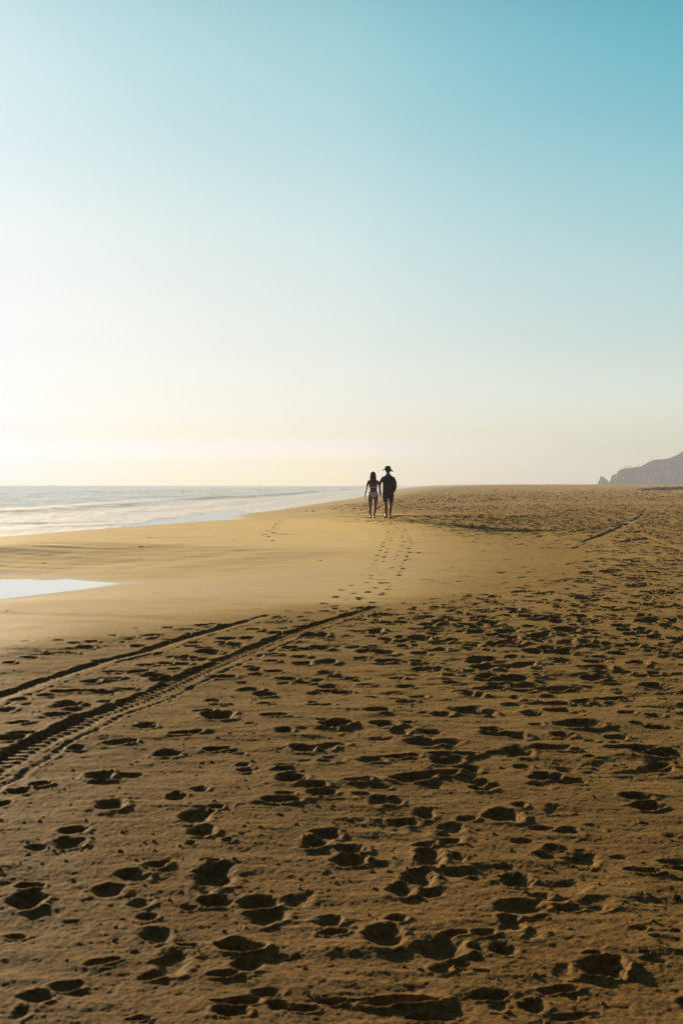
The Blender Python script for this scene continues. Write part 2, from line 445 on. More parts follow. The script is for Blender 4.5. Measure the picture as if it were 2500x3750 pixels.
# ------------------------------------------------------------------ the beach sheet
def axis_rows():
    r = []
    d = 2.2
    while d < 2500:
        r.append(d)
        if d < 12:
            s = 0.0034 + (d - 2.9 if d > 2.9 else 0) * 0.0027
        elif d < 40:
            s = 0.030 + (d - 12) * 0.0003
        elif d < 90:
            s = 0.040 + (d - 40) * 0.0010
        elif d < 500:
            s = d * 0.0030
        else:
            s = d * 0.02
        d += s
    return np.array([0.4, 0.8, 1.3, 1.8, 2.1] + r + [2600.0])


def axis_az():
    f = np.arange(-19.0, 19.001, 0.042)
    w = np.concatenate([np.arange(19.08, 36, 0.08), 36.0 + np.cumsum(np.linspace(0.3, 9.0, 32))])
    w = w[w < 175]
    return np.radians(np.concatenate([-w[::-1], f, w]))


R = axis_rows()
A = axis_az()
NR, NA = len(R), len(A)
# rows are rings round the camera's foot; distances measured along +Y inside the view
ca = np.cos(A); sa = np.sin(A)
K = np.where(np.abs(A) < math.radians(40), 1 / np.maximum(ca, 0.5), 1 / math.cos(math.radians(40)))
X = (R[:, None] * (sa * K)[None, :])
Y = (R[:, None] * (ca * K)[None, :])
print('beach grid', NR, NA, NR * NA)
Z, SD, SP = macro(X, Y, True)
RD = -sdist(X, Y, rough)                      # positive inside the trampled zone
soft = np.clip(Y * 0.05, 0.4, 5)
warp = fbm(X / 1.3, Y / 1.3, 3, 21) * soft * 0.7 + fbm(X / 6, Y / 6, 2, 22) * soft * 0.7
soft = soft * (1 + 1.5 * sstep(0.02, 0.12, X / np.maximum(Y, 1.0)) * (1 - sstep(30, 45, Y)))
RM = sstep(-1.0, 1.0, (RD + warp) / soft).astype(np.float32)
T = X / np.maximum(Y, 0.5)
XF = X.astype(np.float32); YF = Y.astype(np.float32)
dz = np.zeros(X.shape, np.float32)

# scattered prints: jittered cells


def cellpits(cell, seed, prob, rx, ry, dep, amin=-0.5, amax=0.5, rows=None):
    i0, i1 = rows
    x = XF[i0:i1]; y = YF[i0:i1]
    wx = x + 0.025 * fbm(x / 0.07, y / 0.05, 2, seed + 50)
    wy = y + 0.04 * fbm(x / 0.07 + 9, y / 0.08, 2, seed + 60)
    ix = np.floor(wx / cell).astype(np.int64); iy = np.floor(wy / cell).astype(np.int64)
    out = np.zeros(x.shape, np.float32)
    for ox in (-1, 0, 1):
        for oy in (-1, 0, 1):
            jx, jy = ix + ox, iy + oy
            px = (jx + 0.1 + 0.8 * _hash(jx, jy, seed)) * cell
            py = (jy + 0.1 + 0.8 * _hash(jx, jy, seed + 1)) * cell
            pr = _hash(jx, jy, seed + 2)
            an = amin + (amax - amin) * _hash(jx, jy, seed + 3)
            sz = 0.6 + 0.8 * _hash(jx, jy, seed + 4)
            dx, dy = wx - px, wy - py
            c, s = np.cos(an), np.sin(an)
            u = (dx * c + dy * s) / (rx * sz); v = (-dx * s + dy * c) / (ry * sz)
            r = np.sqrt(u * u + v * v)
            on = (pr < prob)
            p = -(1 - sstep(0.45, 1.05, r)) + 0.35 * np.exp(-((r - 1.2) / 0.22) ** 2)
            out += np.where(on, p * dep * sz, 0).astype(np.float32)
    return out


def rowi(d):
    return int(np.searchsorted(R, d))


right = sstep(-0.08, 0.12, T).astype(np.float32)
far_mask = np.maximum(sstep(7.0, 13.0, YF), sstep(0.245, 0.27, np.abs(T)) * sstep(0.5, 2.0, YF)).astype(np.float32)
dens = (0.20 + 0.80 * right) * RM
dens = np.where(YF > 45, RM * 0.85, dens)
sl = (rowi(2.2), rowi(140))
prob = np.clip(dens * (0.35 + 0.65 * far_mask) * (0.6 + 0.9 * vnoise(XF / 1.1, YF / 1.1, 33)), 0, 1)[sl[0]:sl[1]]
fade = far_mask[sl[0]:sl[1]] * RM[sl[0]:sl[1]]
boost = 1 + 1.3 * sstep(35, 60, YF[sl[0]:sl[1]])
dz[sl[0]:sl[1]] += cellpits(0.36, 100, prob * 0.58, 0.075, 0.14, 0.026, rows=sl) * fade * boost
dz[sl[0]:sl[1]] += cellpits(0.21, 140, prob * 0.75, 0.045, 0.07, 0.018, rows=sl) * (0.32 + 0.68 * fade) * RM[sl[0]:sl[1]]
s2 = (rowi(90), rowi(700))
pb = np.clip(RM[s2[0]:s2[1]] * 0.8, 0, 1)
dz[s2[0]:s2[1]] += cellpits(0.85, 180, pb, 0.21, 0.32, 0.14, rows=s2) * sstep(80, 130, YF[s2[0]:s2[1]])

# churned lumps in the trampled sand, wind ripples and settled grain everywhere
n1 = rowi(60)
x, y, rm = XF[:n1], YF[:n1], RM[:n1]
lump = fbm(x / 0.16, y / 0.16, 4, 40, 0.48)
clus = sstep(0.35, 0.75, vnoise(x / 0.7 + 3, y / 0.7, 41))
dz[:n1] += rm * (0.0055 + 0.010 * clus * (0.3 + 0.7 * right[:n1])) * lump
dz[:n1] += 0.0045 * fbm(x / 0.30, y / 0.10, 3, 44) * (0.35 + 0.65 * rm)
n2 = rowi(16)
n3_ = rowi(40)
x, y = XF[:n2], YF[:n2]
dz[:n2] += 0.0013 * fbm(x / 0.011, y / 0.014, 2, 46, 0.7) * (1 - sstep(8, 12, y))
dz[:n2] += 0.0018 * fbm(x / 0.022, y / 0.026, 3, 47, 0.65)
stx = fbm(x / 0.5, y / 0.035 + 0.6 * x, 2, 48)
dz[:n3_] += 0.012 * fbm(XF[:n3_] / 0.8, YF[:n3_] / 0.8, 2, 57)
dz[:n2] += 0.0016 * stx * sstep(0.4, 0.7, vnoise(x / 0.9, y / 0.5, 49))
# tide lines in the smooth bay
n3 = rowi(70)
dz[:n3] += (1 - RM[:n3]) * 0.0075 * fbm(XF[:n3] / 2.5, (YF[:n3] + 0.35 * XF[:n3]) / 0.35, 2, 52)

s5 = (rowi(12), rowi(60))
dz[s5[0]:s5[1]] += cellpits(0.5, 230, np.full(XF[s5[0]:s5[1]].shape, 0.035, np.float32), 0.04, 0.06, 0.012, rows=s5)
# coarse churned relief of the far trampled and driven sand
s6 = (rowi(24), rowi(900))
xx_, yy_, rm_ = XF[s6[0]:s6[1]], YF[s6[0]:s6[1]], RM[s6[0]:s6[1]]
patch = 0.35 + 0.9 * vnoise(xx_ / 5, yy_ / 7, 63)
near_ = 1 - sstep(110, 190, yy_)
dz[s6[0]:s6[1]] += rm_ * patch * (near_ * sstep(24, 60, yy_) * 0.040 * np.maximum(fbm(xx_ / .40, yy_ / .34, 3, 64, .6), -.25)
                                + sstep(90, 170, yy_) * 0.11 * np.maximum(fbm(xx_ / 1.2, yy_ / 1.3, 3, 65, .6), -.25))
# clods kicked up between the prints
s4 = (rowi(2.5), rowi(14))
cl = np.clip(RM * (0.05 + 0.35 * sstep(0.5, 0.8, vnoise(XF / .45, YF / .45, 60))), 0, 1)[s4[0]:s4[1]]
dz[s4[0]:s4[1]] += cellpits(0.06, 210, cl, 0.007, 0.009, -0.0042, rows=s4) * RM[s4[0]:s4[1]]
# drawn prints
for (px, py, rx, ry, an, dep, rim) in PITS:
    m = max(rx, ry) * 2.1
    i0, i1 = rowi(max(py - m, 2.4)), rowi(py + m) + 1
    if i1 <= i0 or py < 2.3:
        continue
    am = math.atan2(px, py); wa = m / py * 1.1
    j0 = int(np.searchsorted(A, am - wa)); j1 = int(np.searchsorted(A, am + wa)) + 1
    x = XF[i0:i1, j0:j1]; y = YF[i0:i1, j0:j1]
    if x.size == 0:
        continue
    sdn = int(px * 977 + py * 613) & 1023
    sc = max(rx * 0.75, 0.02)
    wx = x + rx * 0.28 * fbm(x / sc, y / sc, 3, 300 + sdn, .5)
    wy = y + ry * 0.28 * fbm(x / sc + 5, y / sc, 3, 400 + sdn, .5)
    pr = np.random.default_rng(sdn)
    lobes = [(0.0, 0.0, 0.95, 0.90, 0.0, 1.0)]
    for q_ in range(2 if rx > 0.02 else 1):
        th_ = pr.uniform(0, 2 * math.pi)
        lobes.append((0.50 * math.cos(th_), 0.60 * math.sin(th_), pr.uniform(.38, .62), pr.uniform(.34, .60), pr.uniform(-.6, .6), pr.uniform(.45, 1.0)))
    floor = np.zeros(x.shape, np.float32); bowl = np.zeros(x.shape, np.float32); r = np.full(x.shape, 9.0, np.float32); u = None
    for (lu, lv, su, sv, la, ld) in lobes:
        c, s = math.cos(an + la), math.sin(an + la)
        dx, dy = wx - px - lu * rx, wy - py - lv * ry
        uu = (dx * c + dy * s) / (rx * su); vv = (-dx * s + dy * c) / (ry * sv)
        rr = (np.abs(uu) ** 2.2 + np.abs(vv) ** 2.2) ** (1 / 2.2)
        fl = 1 - sstep(0.45, 1.14, rr)
        floor = np.maximum(floor, fl)
        bowl = np.maximum(bowl, fl * ld * (0.78 + 0.22 * (1 - np.clip(rr, 0, 1) ** 2)))
        r = np.minimum(r, rr)
        if u is None:
            u, v = uu, vv
    # sand pushed out: more on the side away from the slope, crumbly
    crumb = np.clip(0.6 + 0.8 * fbm(x / 0.06, y / 0.08, 3, 500 + sdn, .55), 0, 1.5)
    edge = np.exp(-((r - 1.28) / 0.26) ** 2) * (0.55 + 0.45 * np.clip(u * 0.8 - v * 0.3 + 0.3, 0, 1)) * crumb
    cur = dz[i0:i1, j0:j1]
    z_new = cur * (1 - floor * 0.7) - dep * bowl + dep * rim * edge
    z_new += floor * (0.003 + 0.10 * dep) * fbm(x / 0.045, y / 0.05, 3, 600 + sdn)
    dz[i0:i1, j0:j1] = z_new

# tyre tracks
for pts, hw, dep, lug in TRACKS:
    ys = [p[1] for p in pts]
    m = hw * 3
    i0, i1 = rowi(max(min(ys) - m, 2.4)), rowi(max(ys) + m) + 1
    aa = [math.atan2(p[0], p[1]) for p in pts]
    wa = 1.3 * m / max(min(ys), 2.6)
    j0 = int(np.searchsorted(A, min(aa) - wa)); j1 = int(np.searchsorted(A, max(aa) + wa)) + 1
    x = XF[i0:i1, j0:j1]; y = YF[i0:i1, j0:j1]
    best = np.full(x.shape, 1e9, np.float32); along = np.zeros(x.shape, np.float32); sgn = np.zeros(x.shape, np.float32)
    acc = 0.0
    for k in range(len(pts) - 1):
        (x1, y1), (x2, y2) = pts[k], pts[k + 1]
        ex, ey = x2 - x1, y2 - y1
        L = math.hypot(ex, ey)
        t = np.clip(((x - x1) * ex + (y - y1) * ey) / (L * L), 0, 1)
        qx, qy = x - x1 - ex * t, y - y1 - ey * t
        d = np.hypot(qx, qy)
        sg = ((x - x1) * ey - (y - y1) * ex) / L          # + on the right of the direction of travel
        up = d < best
        best = np.where(up, d, best); along = np.where(up, acc + t * L, along); sgn = np.where(up, sg, sgn)
        acc += L
    u = np.sign(sgn) * best / hw + 0.24 * fbm(x / 0.16, y / 0.16, 4, 700)
    endf = sstep(0, 1.4, acc - along + 0.6 * fbm(x / .3, y / .3, 2, 710)) if lug else 1.0
    inside = (1 - sstep(0.86, 1.04, np.abs(u)))
    prof = -dep * inside * ((1.2 - 1.1 * sstep(-0.45, 1.0, u)) if lug else 1.0)
    if lug:
        ph = (along + 0.05 * u + 0.012 * fbm(x / .1, y / .1, 2, 705)) / 0.082
        tri = np.abs((ph % 1.0) - 0.5) * 2
        blk = sstep(0.25, 0.6, tri)
        side = sstep(0.18, 0.3, np.abs(u))
        prof += inside * lug * 0.017 * blk * (1 - 0.75 * sstep(0.25, 0.7, u))
        prof += 0.003 * fbm(x / 0.03, y / 0.03, 3, 720) * inside
        # secondary fine tread beside the rut
        in2 = sstep(1.15, 1.25, u) * (1 - sstep(2.0, 2.3, u)) * min(1.0, lug + 0.3)
        prof += in2 * (-0.001 + 0.003 * np.cos(u * 9.0 + 0.5 * fbm(x / .2, y / .2, 2, 730)) + 0.003 * fbm(x / 0.04, y / 0.04, 2, 735))
    rimv = np.exp(-((np.abs(u) - 1.2) / 0.18) ** 2) * (0.35 + 0.5 * fbm(x / .08, y / .08, 3, 740))
    prof += dep * 0.45 * np.clip(rimv, 0, 1) * (np.where(u > 0, 0.12, 1.0) if lug else 1.0)
    cover = np.maximum(inside, 0)
    dz[i0:i1, j0:j1] = dz[i0:i1, j0:j1] * (1 - 0.9 * cover * endf) + (prof * endf).astype(np.float32)

# keep the water's edge clean
calm = sstep(0.3, 3.0, SD) * sstep(0.2, 1.5, SP)
Z = Z + dz * calm


def grid_mesh(name, X, Y, Z, wrap=False):
    nr, na = X.shape
    v = np.stack([X, Y, Z], -1).reshape(-1, 3).astype(np.float32)
    idx = np.arange(nr * na, dtype=np.int32).reshape(nr, na)
    q = np.stack([idx[:-1, :-1], idx[:-1, 1:], idx[1:, 1:], idx[1:, :-1]], -1).reshape(-1, 4)
    if wrap:
        w = np.stack([idx[:-1, -1], idx[:-1, 0], idx[1:, 0], idx[1:, -1]], -1).reshape(-1, 4)
        q = np.concatenate([q, w])
    me = bpy.data.meshes.new(name)
    me.vertices.add(len(v)); me.vertices.foreach_set('co', v.ravel())
    me.loops.add(q.size); me.loops.foreach_set('vertex_index', q.ravel())
    me.polygons.add(len(q))
    me.polygons.foreach_set('loop_start', np.arange(0, q.size, 4, dtype=np.int32))
    me.polygons.foreach_set('loop_total', np.full(len(q), 4, np.int32))
    me.polygons.foreach_set('use_smooth', np.ones(len(q), bool))
    me.update(calc_edges=True)
    return me


def attr(me, name, vals):
    a = me.attributes.new(name, 'FLOAT', 'POINT')
    a.data.foreach_set('value', np.ascontiguousarray(vals, np.float32).ravel())


def link(name, me, mat=None, parent=None):
    o = bpy.data.objects.new(name, me)
    COL.objects.link(o)
    if mat:
        me.materials.append(mat)
    if parent:
        o.parent = parent
    return o


# ------------------------------------------------------------------ materials
class M:
    def __init__(s, name):
        s.m = bpy.data.materials.new(name); s.m.use_nodes = True
        s.t = s.m.node_tree
        s.b = s.t.nodes['Principled BSDF']; s.out = s.t.nodes['Material Output']

    def n(s, t, ins=None, **k):
        n = s.t.nodes.new(t)
        for a, b in k.items():
            setattr(n, a, b)
        for a, b in (ins or {}).items():
            if hasattr(b, 'is_output') or isinstance(b, bpy.types.NodeSocket):
                s.t.links.new(b, n.inputs[a])
            else:
                n.inputs[a].default_value = b
        return n

    def set(s, **k):
        for a, b in k.items():
            a = a.replace('_', ' ')
            if isinstance(b, bpy.types.NodeSocket):
                s.t.links.new(b, s.b.inputs[a])
            else:
                s.b.inputs[a].default_value = b

    def noise(s, scale, detail=3, rough=.5, vec=None, out=0):
        n = s.n('ShaderNodeTexNoise', {'Scale': scale, 'Detail': detail, 'Roughness': rough})
        if vec is not None:
            s.t.links.new(vec, n.inputs['Vector'])
        return n.outputs[out]

    def pos(s, sc=(1, 1, 1)):
        g = s.n('ShaderNodeNewGeometry')
        mp = s.n('ShaderNodeMapping', {'Vector': g.outputs['Position'], 'Scale': sc})
        return mp.outputs[0]

    def ramp(s, fac, stops, interp='LINEAR'):
        r = s.n('ShaderNodeValToRGB', {'Fac': fac})
        r.color_ramp.interpolation = interp
        e = r.color_ramp.elements
        while len(e) < len(stops):
            e.new(.5)
        for i, (p, c) in enumerate(stops):
            e[i].position = p
            e[i].color = (*c, 1) if len(c) == 3 else c
        return r.outputs[0]

    def mix(s, f, a, b):
        n = s.n('ShaderNodeMix', {0: f, 6: a, 7: b}, data_type='RGBA')
        return n.outputs[2]

    def math(s, op, a, b=0.0, clamp=False):
        return s.n('ShaderNodeMath', {0: a, 1: b}, operation=op, use_clamp=clamp).outputs[0]

    def attr(s, name):
        return s.n('ShaderNodeAttribute', attribute_name=name).outputs['Fac']

    def bump(s, h, dist, strength=1.0, normal=None):
        n = s.n('ShaderNodeBump', {'Height': h, 'Distance': dist, 'Strength': strength})
        if normal is not None:
            s.t.links.new(normal, n.inputs['Normal'])
        return n.outputs[0]


SAND_DRY = (0.218, 0.122, 0.041)
SAND_DARK = (0.122, 0.067, 0.022)
SAND_WET = (0.075, 0.048, 0.022)


def sand_material():
    m = M('sand')
    p = m.pos()
    big = m.noise(0.35, 4, .55, p)
    mid = m.noise(3.2, 4, .6, m.pos((1, .5, 1)))
    grain = m.noise(42, 9, .86, p)
    g2 = m.noise(28, 7, .72, p)
    base = m.mix(m.ramp(mid, [(.32, (0, 0, 0)), (.68, (1, 1, 1))]), (*SAND_DARK, 1), (*SAND_DRY, 1))
    base = m.mix(.55, base, (*SAND_DRY, 1))
    tone = m.ramp(big, [(.3, (.82, .82, .84)), (.7, (1.1, 1.08, 1.04))])
    base = m.n('ShaderNodeMix', {0: 1.0, 6: base, 7: tone}, data_type='RGBA', blend_type='MULTIPLY').outputs[2]
    sp_ = m.ramp(grain, [(.38, (.32, .30, .28)), (.5, (1, 1, 1)), (.62, (1.95, 1.85, 1.6))])
    base = m.n('ShaderNodeMix', {0: .9, 6: base, 7: sp_}, data_type='RGBA', blend_type='MULTIPLY').outputs[2]
    wet = m.attr('wet')
    col = m.mix(wet, base, (*SAND_WET, 1))
    smooth = m.attr('smooth')
    rgh = m.math('SUBTRACT', m.math('SUBTRACT', .72, m.math('MULTIPLY', smooth, .22)), m.math('MULTIPLY', wet, .30))
    b1 = m.bump(g2, .006, .30)
    b2 = m.bump(grain, .005, .50, b1)
    m.set(Base_Color=col, Roughness=rgh, Normal=b2)
    m.set(Specular_IOR_Level=m.math('MULTIPLY', m.math('MAXIMUM', m.attr('gloss'), .06), .07))
    m.set(Sheen_Weight=m.math('ADD', .085, m.math('MULTIPLY', smooth, .115)))
    m.b.inputs['Sheen Roughness'].default_value = .26
    m.b.inputs['Sheen Tint'].default_value = (1.0, .76, .30, 1)
    m.b.inputs['Specular Tint'].default_value = (1.0, .80, .50, 1)
    return m.m


beach_me = grid_mesh('beach', X, Y, Z)
attr(beach_me, 'wet', np.clip(1 - sstep(0.0, 2.6, SD + 0.5 * fbm(XF / 3, YF / 3, 2, 80)) + (1 - sstep(0.0, 1.0, SP + 0.25 * fbm(XF / 1, YF / 1, 2, 81))), 0, 1))
attr(beach_me, 'smooth', (1 - RM) * (1 - 0.8 * sstep(0.0, 0.11, T)))  # washed sand; the fade to the right puts off-sun dimming into the sheen
attr(beach_me, 'gloss', (1 - sstep(-0.16, 0.10, (RD + 0.25 * warp) / np.maximum(Y, 8))) ** 1.5 * (1 - 0.75 * sstep(0.0, 0.11, T)))  # gloss of washed sand, faded rightwards to mimic brightness falling away from the sun
SAND = sand_material()
beach = link('beach', beach_me, SAND)
beach['kind'] = 'structure'


# ------------------------------------------------------------------ water
def water_material():
    m = M('sea_water')
    p = m.pos((1, .35, 1))
    b0 = m.bump(m.noise(.55, 3, .6, p), .22, .8)
    b1 = m.bump(m.noise(2.6, 4, .65, p), .07, .8, b0)
    foam = m.attr('foam')
    tex = m.noise(1.1, 5, .65, m.pos((1, .22, 1)))
    f = m.math('ADD', foam, m.math('MULTIPLY', m.math('SUBTRACT', tex, .5), .9), True)
    f = m.ramp(f, [(.32, (0, 0, 0)), (.62, (1, 1, 1))])
    col = m.mix(f, (.46, .50, .49, 1), (.92, .93, .94, 1))
    rg = m.n('ShaderNodeMapRange', {0: f, 3: .16, 4: .75}).outputs[0]
    m.set(Base_Color=col, Roughness=rg, Normal=b1)
    m.b.inputs['IOR'].default_value = 1.33
    return m.m


def pool_material():
    m = M('pool_water')
    b0 = m.bump(m.noise(1.6, 3, .6, m.pos((1, .3, 1))), .010, .5)
    m.set(Base_Color=(.72, .73, .73, 1), Roughness=.03, Normal=b0)
    m.b.inputs['IOR'].default_value = 1.5
    return m.m


def sea_rows():
    r = []; d = 24.0
    while d < 2550:
        r.append(d)
        d += 0.10 + max(0, d - 30) * 0.0035 if d < 400 else d * 0.005
    return np.array(r + [2600.0])


sr = sea_rows()
sa_ = np.radians(np.concatenate([np.linspace(-75, -20, 45), np.arange(-19.9, 20, 0.06), np.linspace(20.5, 40, 12)]))
SX = sr[:, None] * np.tan(sa_)[None, :]; SY = np.repeat(sr[:, None], len(sa_), 1)
keep = shore[:]
sds = sdist(SX, SY, keep)              # positive out at sea
ds = sds
wob = 3.5 * fbm(SX / 26, SY / 60, 2, 90) + 1.2 * fbm(SX / 7, SY / 16, 2, 91)
q = ds + wob
SZ = np.zeros_like(SX)


def crest(c, h, back, front):
    d = q - c
    return h * np.where(d > 0, np.exp(-(d / back) ** 2), np.exp(-(d / front) ** 2))


amp = 0.6 + 0.8 * vnoise(SX / 30, SY / 45, 95)
SZ += crest(6.0, .08, 2.4, 1.8) * amp
SZ += crest(13.0, .14, 4.0, 3.0) * amp
SZ += crest(24.0, .55, 5.0, 2.6) * (0.35 + 0.9 * vnoise(SX / 24, SY / 38, 96))
SZ += crest(44.0, .35, 6.0, 3.5) * (0.2 + vnoise(SX / 34, SY / 40, 97))
swell = sstep(30, 90, ds)
SZ += swell * (0.20 * np.sin(q / 7.5 + fbm(SX / 60, SY / 90, 2, 98) * 3) + .25 * fbm(SX / 9, SY / 16, 3, 99))
SZ += 0.085 * fbm(SX / 1.6, SY / 3.4, 4, 101, .6) * sstep(2, 14, ds) + 0.10 * fbm(SX / 5, SY / 6, 3, 106) * sstep(20, 40, ds)
SZ *= sstep(0, 7, ds) * 0.9 + 0.03
SZ *= 1 - 0.75 * sstep(500, 2500, SY)
SZ += Z_SEA
foam = 0.95 * (1 - sstep(16, 42, q)) + 0.55 * (1 - sstep(50, 170, q))
foam = foam - 0.75 * np.exp(-((q - 19.5) / 2.6) ** 2) * sstep(.3, .6, vnoise(SX / 14, SY / 24, 107)) - .35 * np.exp(-((q - 38) / 4) ** 2)
foam = np.where(q < 15, np.maximum(foam, 1.0), foam)
streak = fbm(SX / 5.0, SY / 11.0, 4, 103, .6)
foam = foam + 0.55 * streak * sstep(10, 22, ds) - .04
# glassy backwash in the inlet between the two horns
inlet = [unproj(a, b, Z_SEA) for a, b in [(540, 1914), (640, 1893), (760, 1881), (900, 1871), (1000, 1905), (960, 1914), (746, 1928), (500, 1940), (480, 1930)]]
si = sdist(SX, SY, inlet)
calm2 = 1 - sstep(-1.0, 1.8, si + 1.5 * fbm(SX / 2, SY / 6, 2, 104))
foam = foam * (1 - calm2)
SZ = SZ * (1 - calm2) + Z_SEA * calm2 + 0.0
sea_me = grid_mesh('sea', SX, SY, SZ)
attr(sea_me, 'foam', np.clip(foam, 0, 1))
sea = link('sea', sea_me, water_material())
sea['kind'] = 'structure'

cx_ = sum(p[0] for p in pool) / len(pool); cy_ = sum(p[1] for p in pool) / len(pool)
pbm = bmesh.new()
pv = []
for (x, y) in pool:
    dx, dy = x - cx_, y - cy_
    n = math.hypot(dx, dy)
    pv.append(pbm.verts.new((x + dx / n * .6, y + dy / n * .6, Z_POOL)))
f_ = pbm.faces.new(pv)
if f_.normal.z < 0:
    f_.normal_flip()
bmesh.ops.triangulate(pbm, faces=pbm.faces[:])
pme = bpy.data.meshes.new('tide_pool')
pbm.normal_update()
for f_ in pbm.faces:
    if f_.normal.z < 0:
        f_.normal_flip()
pbm.to_mesh(pme); pbm.free()
po = link('tide_pool', pme, pool_material())
po['kind'] = 'structure'

# ------------------------------------------------------------------ low scrub on the dune at the right
gb = bmesh.new()
for i in range(900):
    px = 2290 + 420 * rng.random() ** 0.8
    yy = 222 + 26 * rng.random()
    xx = (px - CX) / FPX * yy
    if rng.random() > (px - 2270) / 330 * (0.4 + 1.2 * math.sin(px * .05) ** 2):
        continue
    zz = ground_z(xx, yy)
    hgt = (0.10 + 0.28 * rng.random()) * min(1.0, 0.4 + (px - 2290) / 200)
    for k in range(7):
        a = rng.uniform(0, 2 * math.pi); w = rng.uniform(.06, .16); l_ = rng.uniform(.1, .45)
        bx, by = xx + rng.normal(0, .25), yy + rng.normal(0, .25)
        c, s = math.cos(a), math.sin(a)
        v = [gb.verts.new((bx - s * w, by + c * w, zz - .05)), gb.verts.new((bx + s * w, by - c * w, zz - .05)),
             gb.verts.new((bx + c * l_ * .6 + s * w * .6, by + s * l_ * .6 - c * w * .6, zz + hgt * .7)), gb.verts.new((bx + c * l_, by + s * l_, zz + hgt * rng.uniform(.6, 1.1)))]
        gb.faces.new(v)
gme = bpy.data.meshes.new('dune_scrub'); gb.to_mesh(gme); gb.free()
gm = M('scrub_leaves'); gm.set(Base_Color=gm.mix(gm.noise(1.5, 3, .6, gm.pos()), (.10, .092, .05, 1), (.26, .20, .12, 1)), Roughness=.9)
gs = link('dune_scrub', gme, gm.m)
gs['kind'] = 'stuff'
gs['label'] = 'dark low scrub on the sand at the right edge below the headland'

# ------------------------------------------------------------------ headland and rock
DH = 1050.0
MP = DH / FPX            # metres per photo pixel at the headland
prof = [(2236, 1773), (2237, 1757), (2236.5, 1746), (2240, 1739), (2247, 1736.5), (2256, 1734.5), (2259.5, 1731), (2259, 1727), (2263, 1722), (2270, 1719.5),
        (2280, 1716.5), (2292, 1715), (2304, 1714), (2318, 1711.5), (2335, 1709), (2345, 1708), (2352, 1704), (2362, 1697), (2375, 1690), (2385, 1686),
        (2400, 1683), (2415, 1684.5), (2430, 1682), (2452, 1676), (2466, 1671), (2478, 1667), (2488, 1658), (2496, 1652.5), (2510, 1650), (2540, 1646),
        (2600, 1640), (2700, 1632), (2900, 1628), (3300, 1626)]
hx = np.array([(p[0] - CX) * MP for p in prof]); hx = np.maximum.accumulate(hx + np.arange(len(hx)) * 1e-4)
hz = np.array([H + (HOR - p[1]) * MP for p in prof])


def rockmat(name, c1, c2, c3):
    m = M(name)
    n1 = m.noise(.10, 5, .6, m.pos((1, 1, 2.2)))
    n2 = m.noise(.6, 4, .6, m.pos())
    c = m.mix(m.ramp(n1, [(.35, (0, 0, 0)), (.65, (1, 1, 1))]), (*c1, 1), (*c2, 1))
    g = m.n('ShaderNodeNewGeometry')
    up = m.n('ShaderNodeSeparateXYZ', {0: g.outputs['Normal']}).outputs[2]
    c = m.mix(m.ramp(up, [(.55, (0, 0, 0)), (.8, (1, 1, 1))]), c, (*c3, 1))
    m.set(Base_Color=c, Roughness=.95, Normal=m.bump(n2, 1.2, .8))
    m.b.inputs['Specular IOR Level'].default_value = .1
    return m.m


ROCK = rockmat('headland_rock', (.070, .050, .022), (.36, .25, .11), (.075, .062, .022))
ux = np.concatenate([np.linspace(hx[0] - .5, hx[12], 130), np.linspace(hx[12] + .5, hx[-1], 240)])
uy = np.concatenate([np.linspace(-60, 20, 70), np.linspace(22, 220, 40)])
GX, GY = np.meshgrid(ux, uy)
top = np.interp(GX - .25 * np.maximum(GY, 0) * 0, hx, hz)
jag = 1.6 * fbm(GX / 6, GY / 6, 4, 120, .6) + .5 * fbm(GX / 1.5, GY / 1.5, 3, 121)
face = sstep(-20, 0, GY + 5 * fbm(GX / 9, GY / 30, 4, 122)) ** 0.6
backf = 1 - 0.8 * sstep(4, 200, GY)
GZ = -2.2 + (top + 2.2) * face * backf + jag * face * (1 - face) * 2.5 + jag * .30 * (1 - sstep(-2, 0, -np.abs(GY)) )
GZ[:, 0] = -2.5; GZ[0, :] = -2.5; GZ[-1, :] = -2.5; GZ[:, -1] = -2.5
GX = GX + np.maximum(GY, -40) * 0.33
GZ += sstep(3, 20, GZ) * 0.0
hd = link('headland', grid_mesh('headland', GX, GY + DH, GZ), ROCK)
hd['kind'] = 'structure'
hd['label'] = 'hazy rocky headland rising at the right end of the beach'

rp = [(2196, 1776), (2199, 1762), (2203, 1749), (2207, 1746.5), (2212, 1747), (2215, 1752), (2222, 1753), (2226, 1758), (2231, 1766), (2236, 1776)]
bm = bmesh.new()
NS = 24
for k, (ppx, ppy) in enumerate([(2216, 1779), (2215.5, 1772), (2215, 1766), (2214, 1760), (2213, 1755), (2211, 1751), (2208.5, 1748), (2208, 1746.5)]):
    wd = [23, 21.5, 19, 15.5, 12.5, 9.5, 6.5, 4][k] * MP
    for j in range(NS):
        a = 2 * math.pi * j / NS
        rr = 1 + .16 * math.sin(3 * a + k * .7) + .12 * math.sin(5 * a + 1.3 * k) + .08 * math.sin(9 * a + 2.1 * k)
        bm.verts.new(((ppx - CX) * MP + wd * math.cos(a) * (1 + .06 * math.sin(9 * a + k)), DH + 8 + wd * .8 * math.sin(a) * rr, H + (HOR - ppy) * MP + .35 * math.sin(4 * a + k)))
bm.verts.ensure_lookup_table()
for k in range(7):
    for j in range(NS):
        bm.faces.new([bm.verts[k * NS + j], bm.verts[k * NS + (j + 1) % NS], bm.verts[(k + 1) * NS + (j + 1) % NS], bm.verts[(k + 1) * NS + j]])
bm.faces.new([bm.verts[7 * NS + j] for j in range(NS)])
me = bpy.data.meshes.new('sea_stack'); bm.to_mesh(me); bm.free()
st = link('sea_stack', me, ROCK)
st['label'] = 'small dark pointed rock standing just left of the headland'
st['category'] = 'rock'

# ------------------------------------------------------------------ people


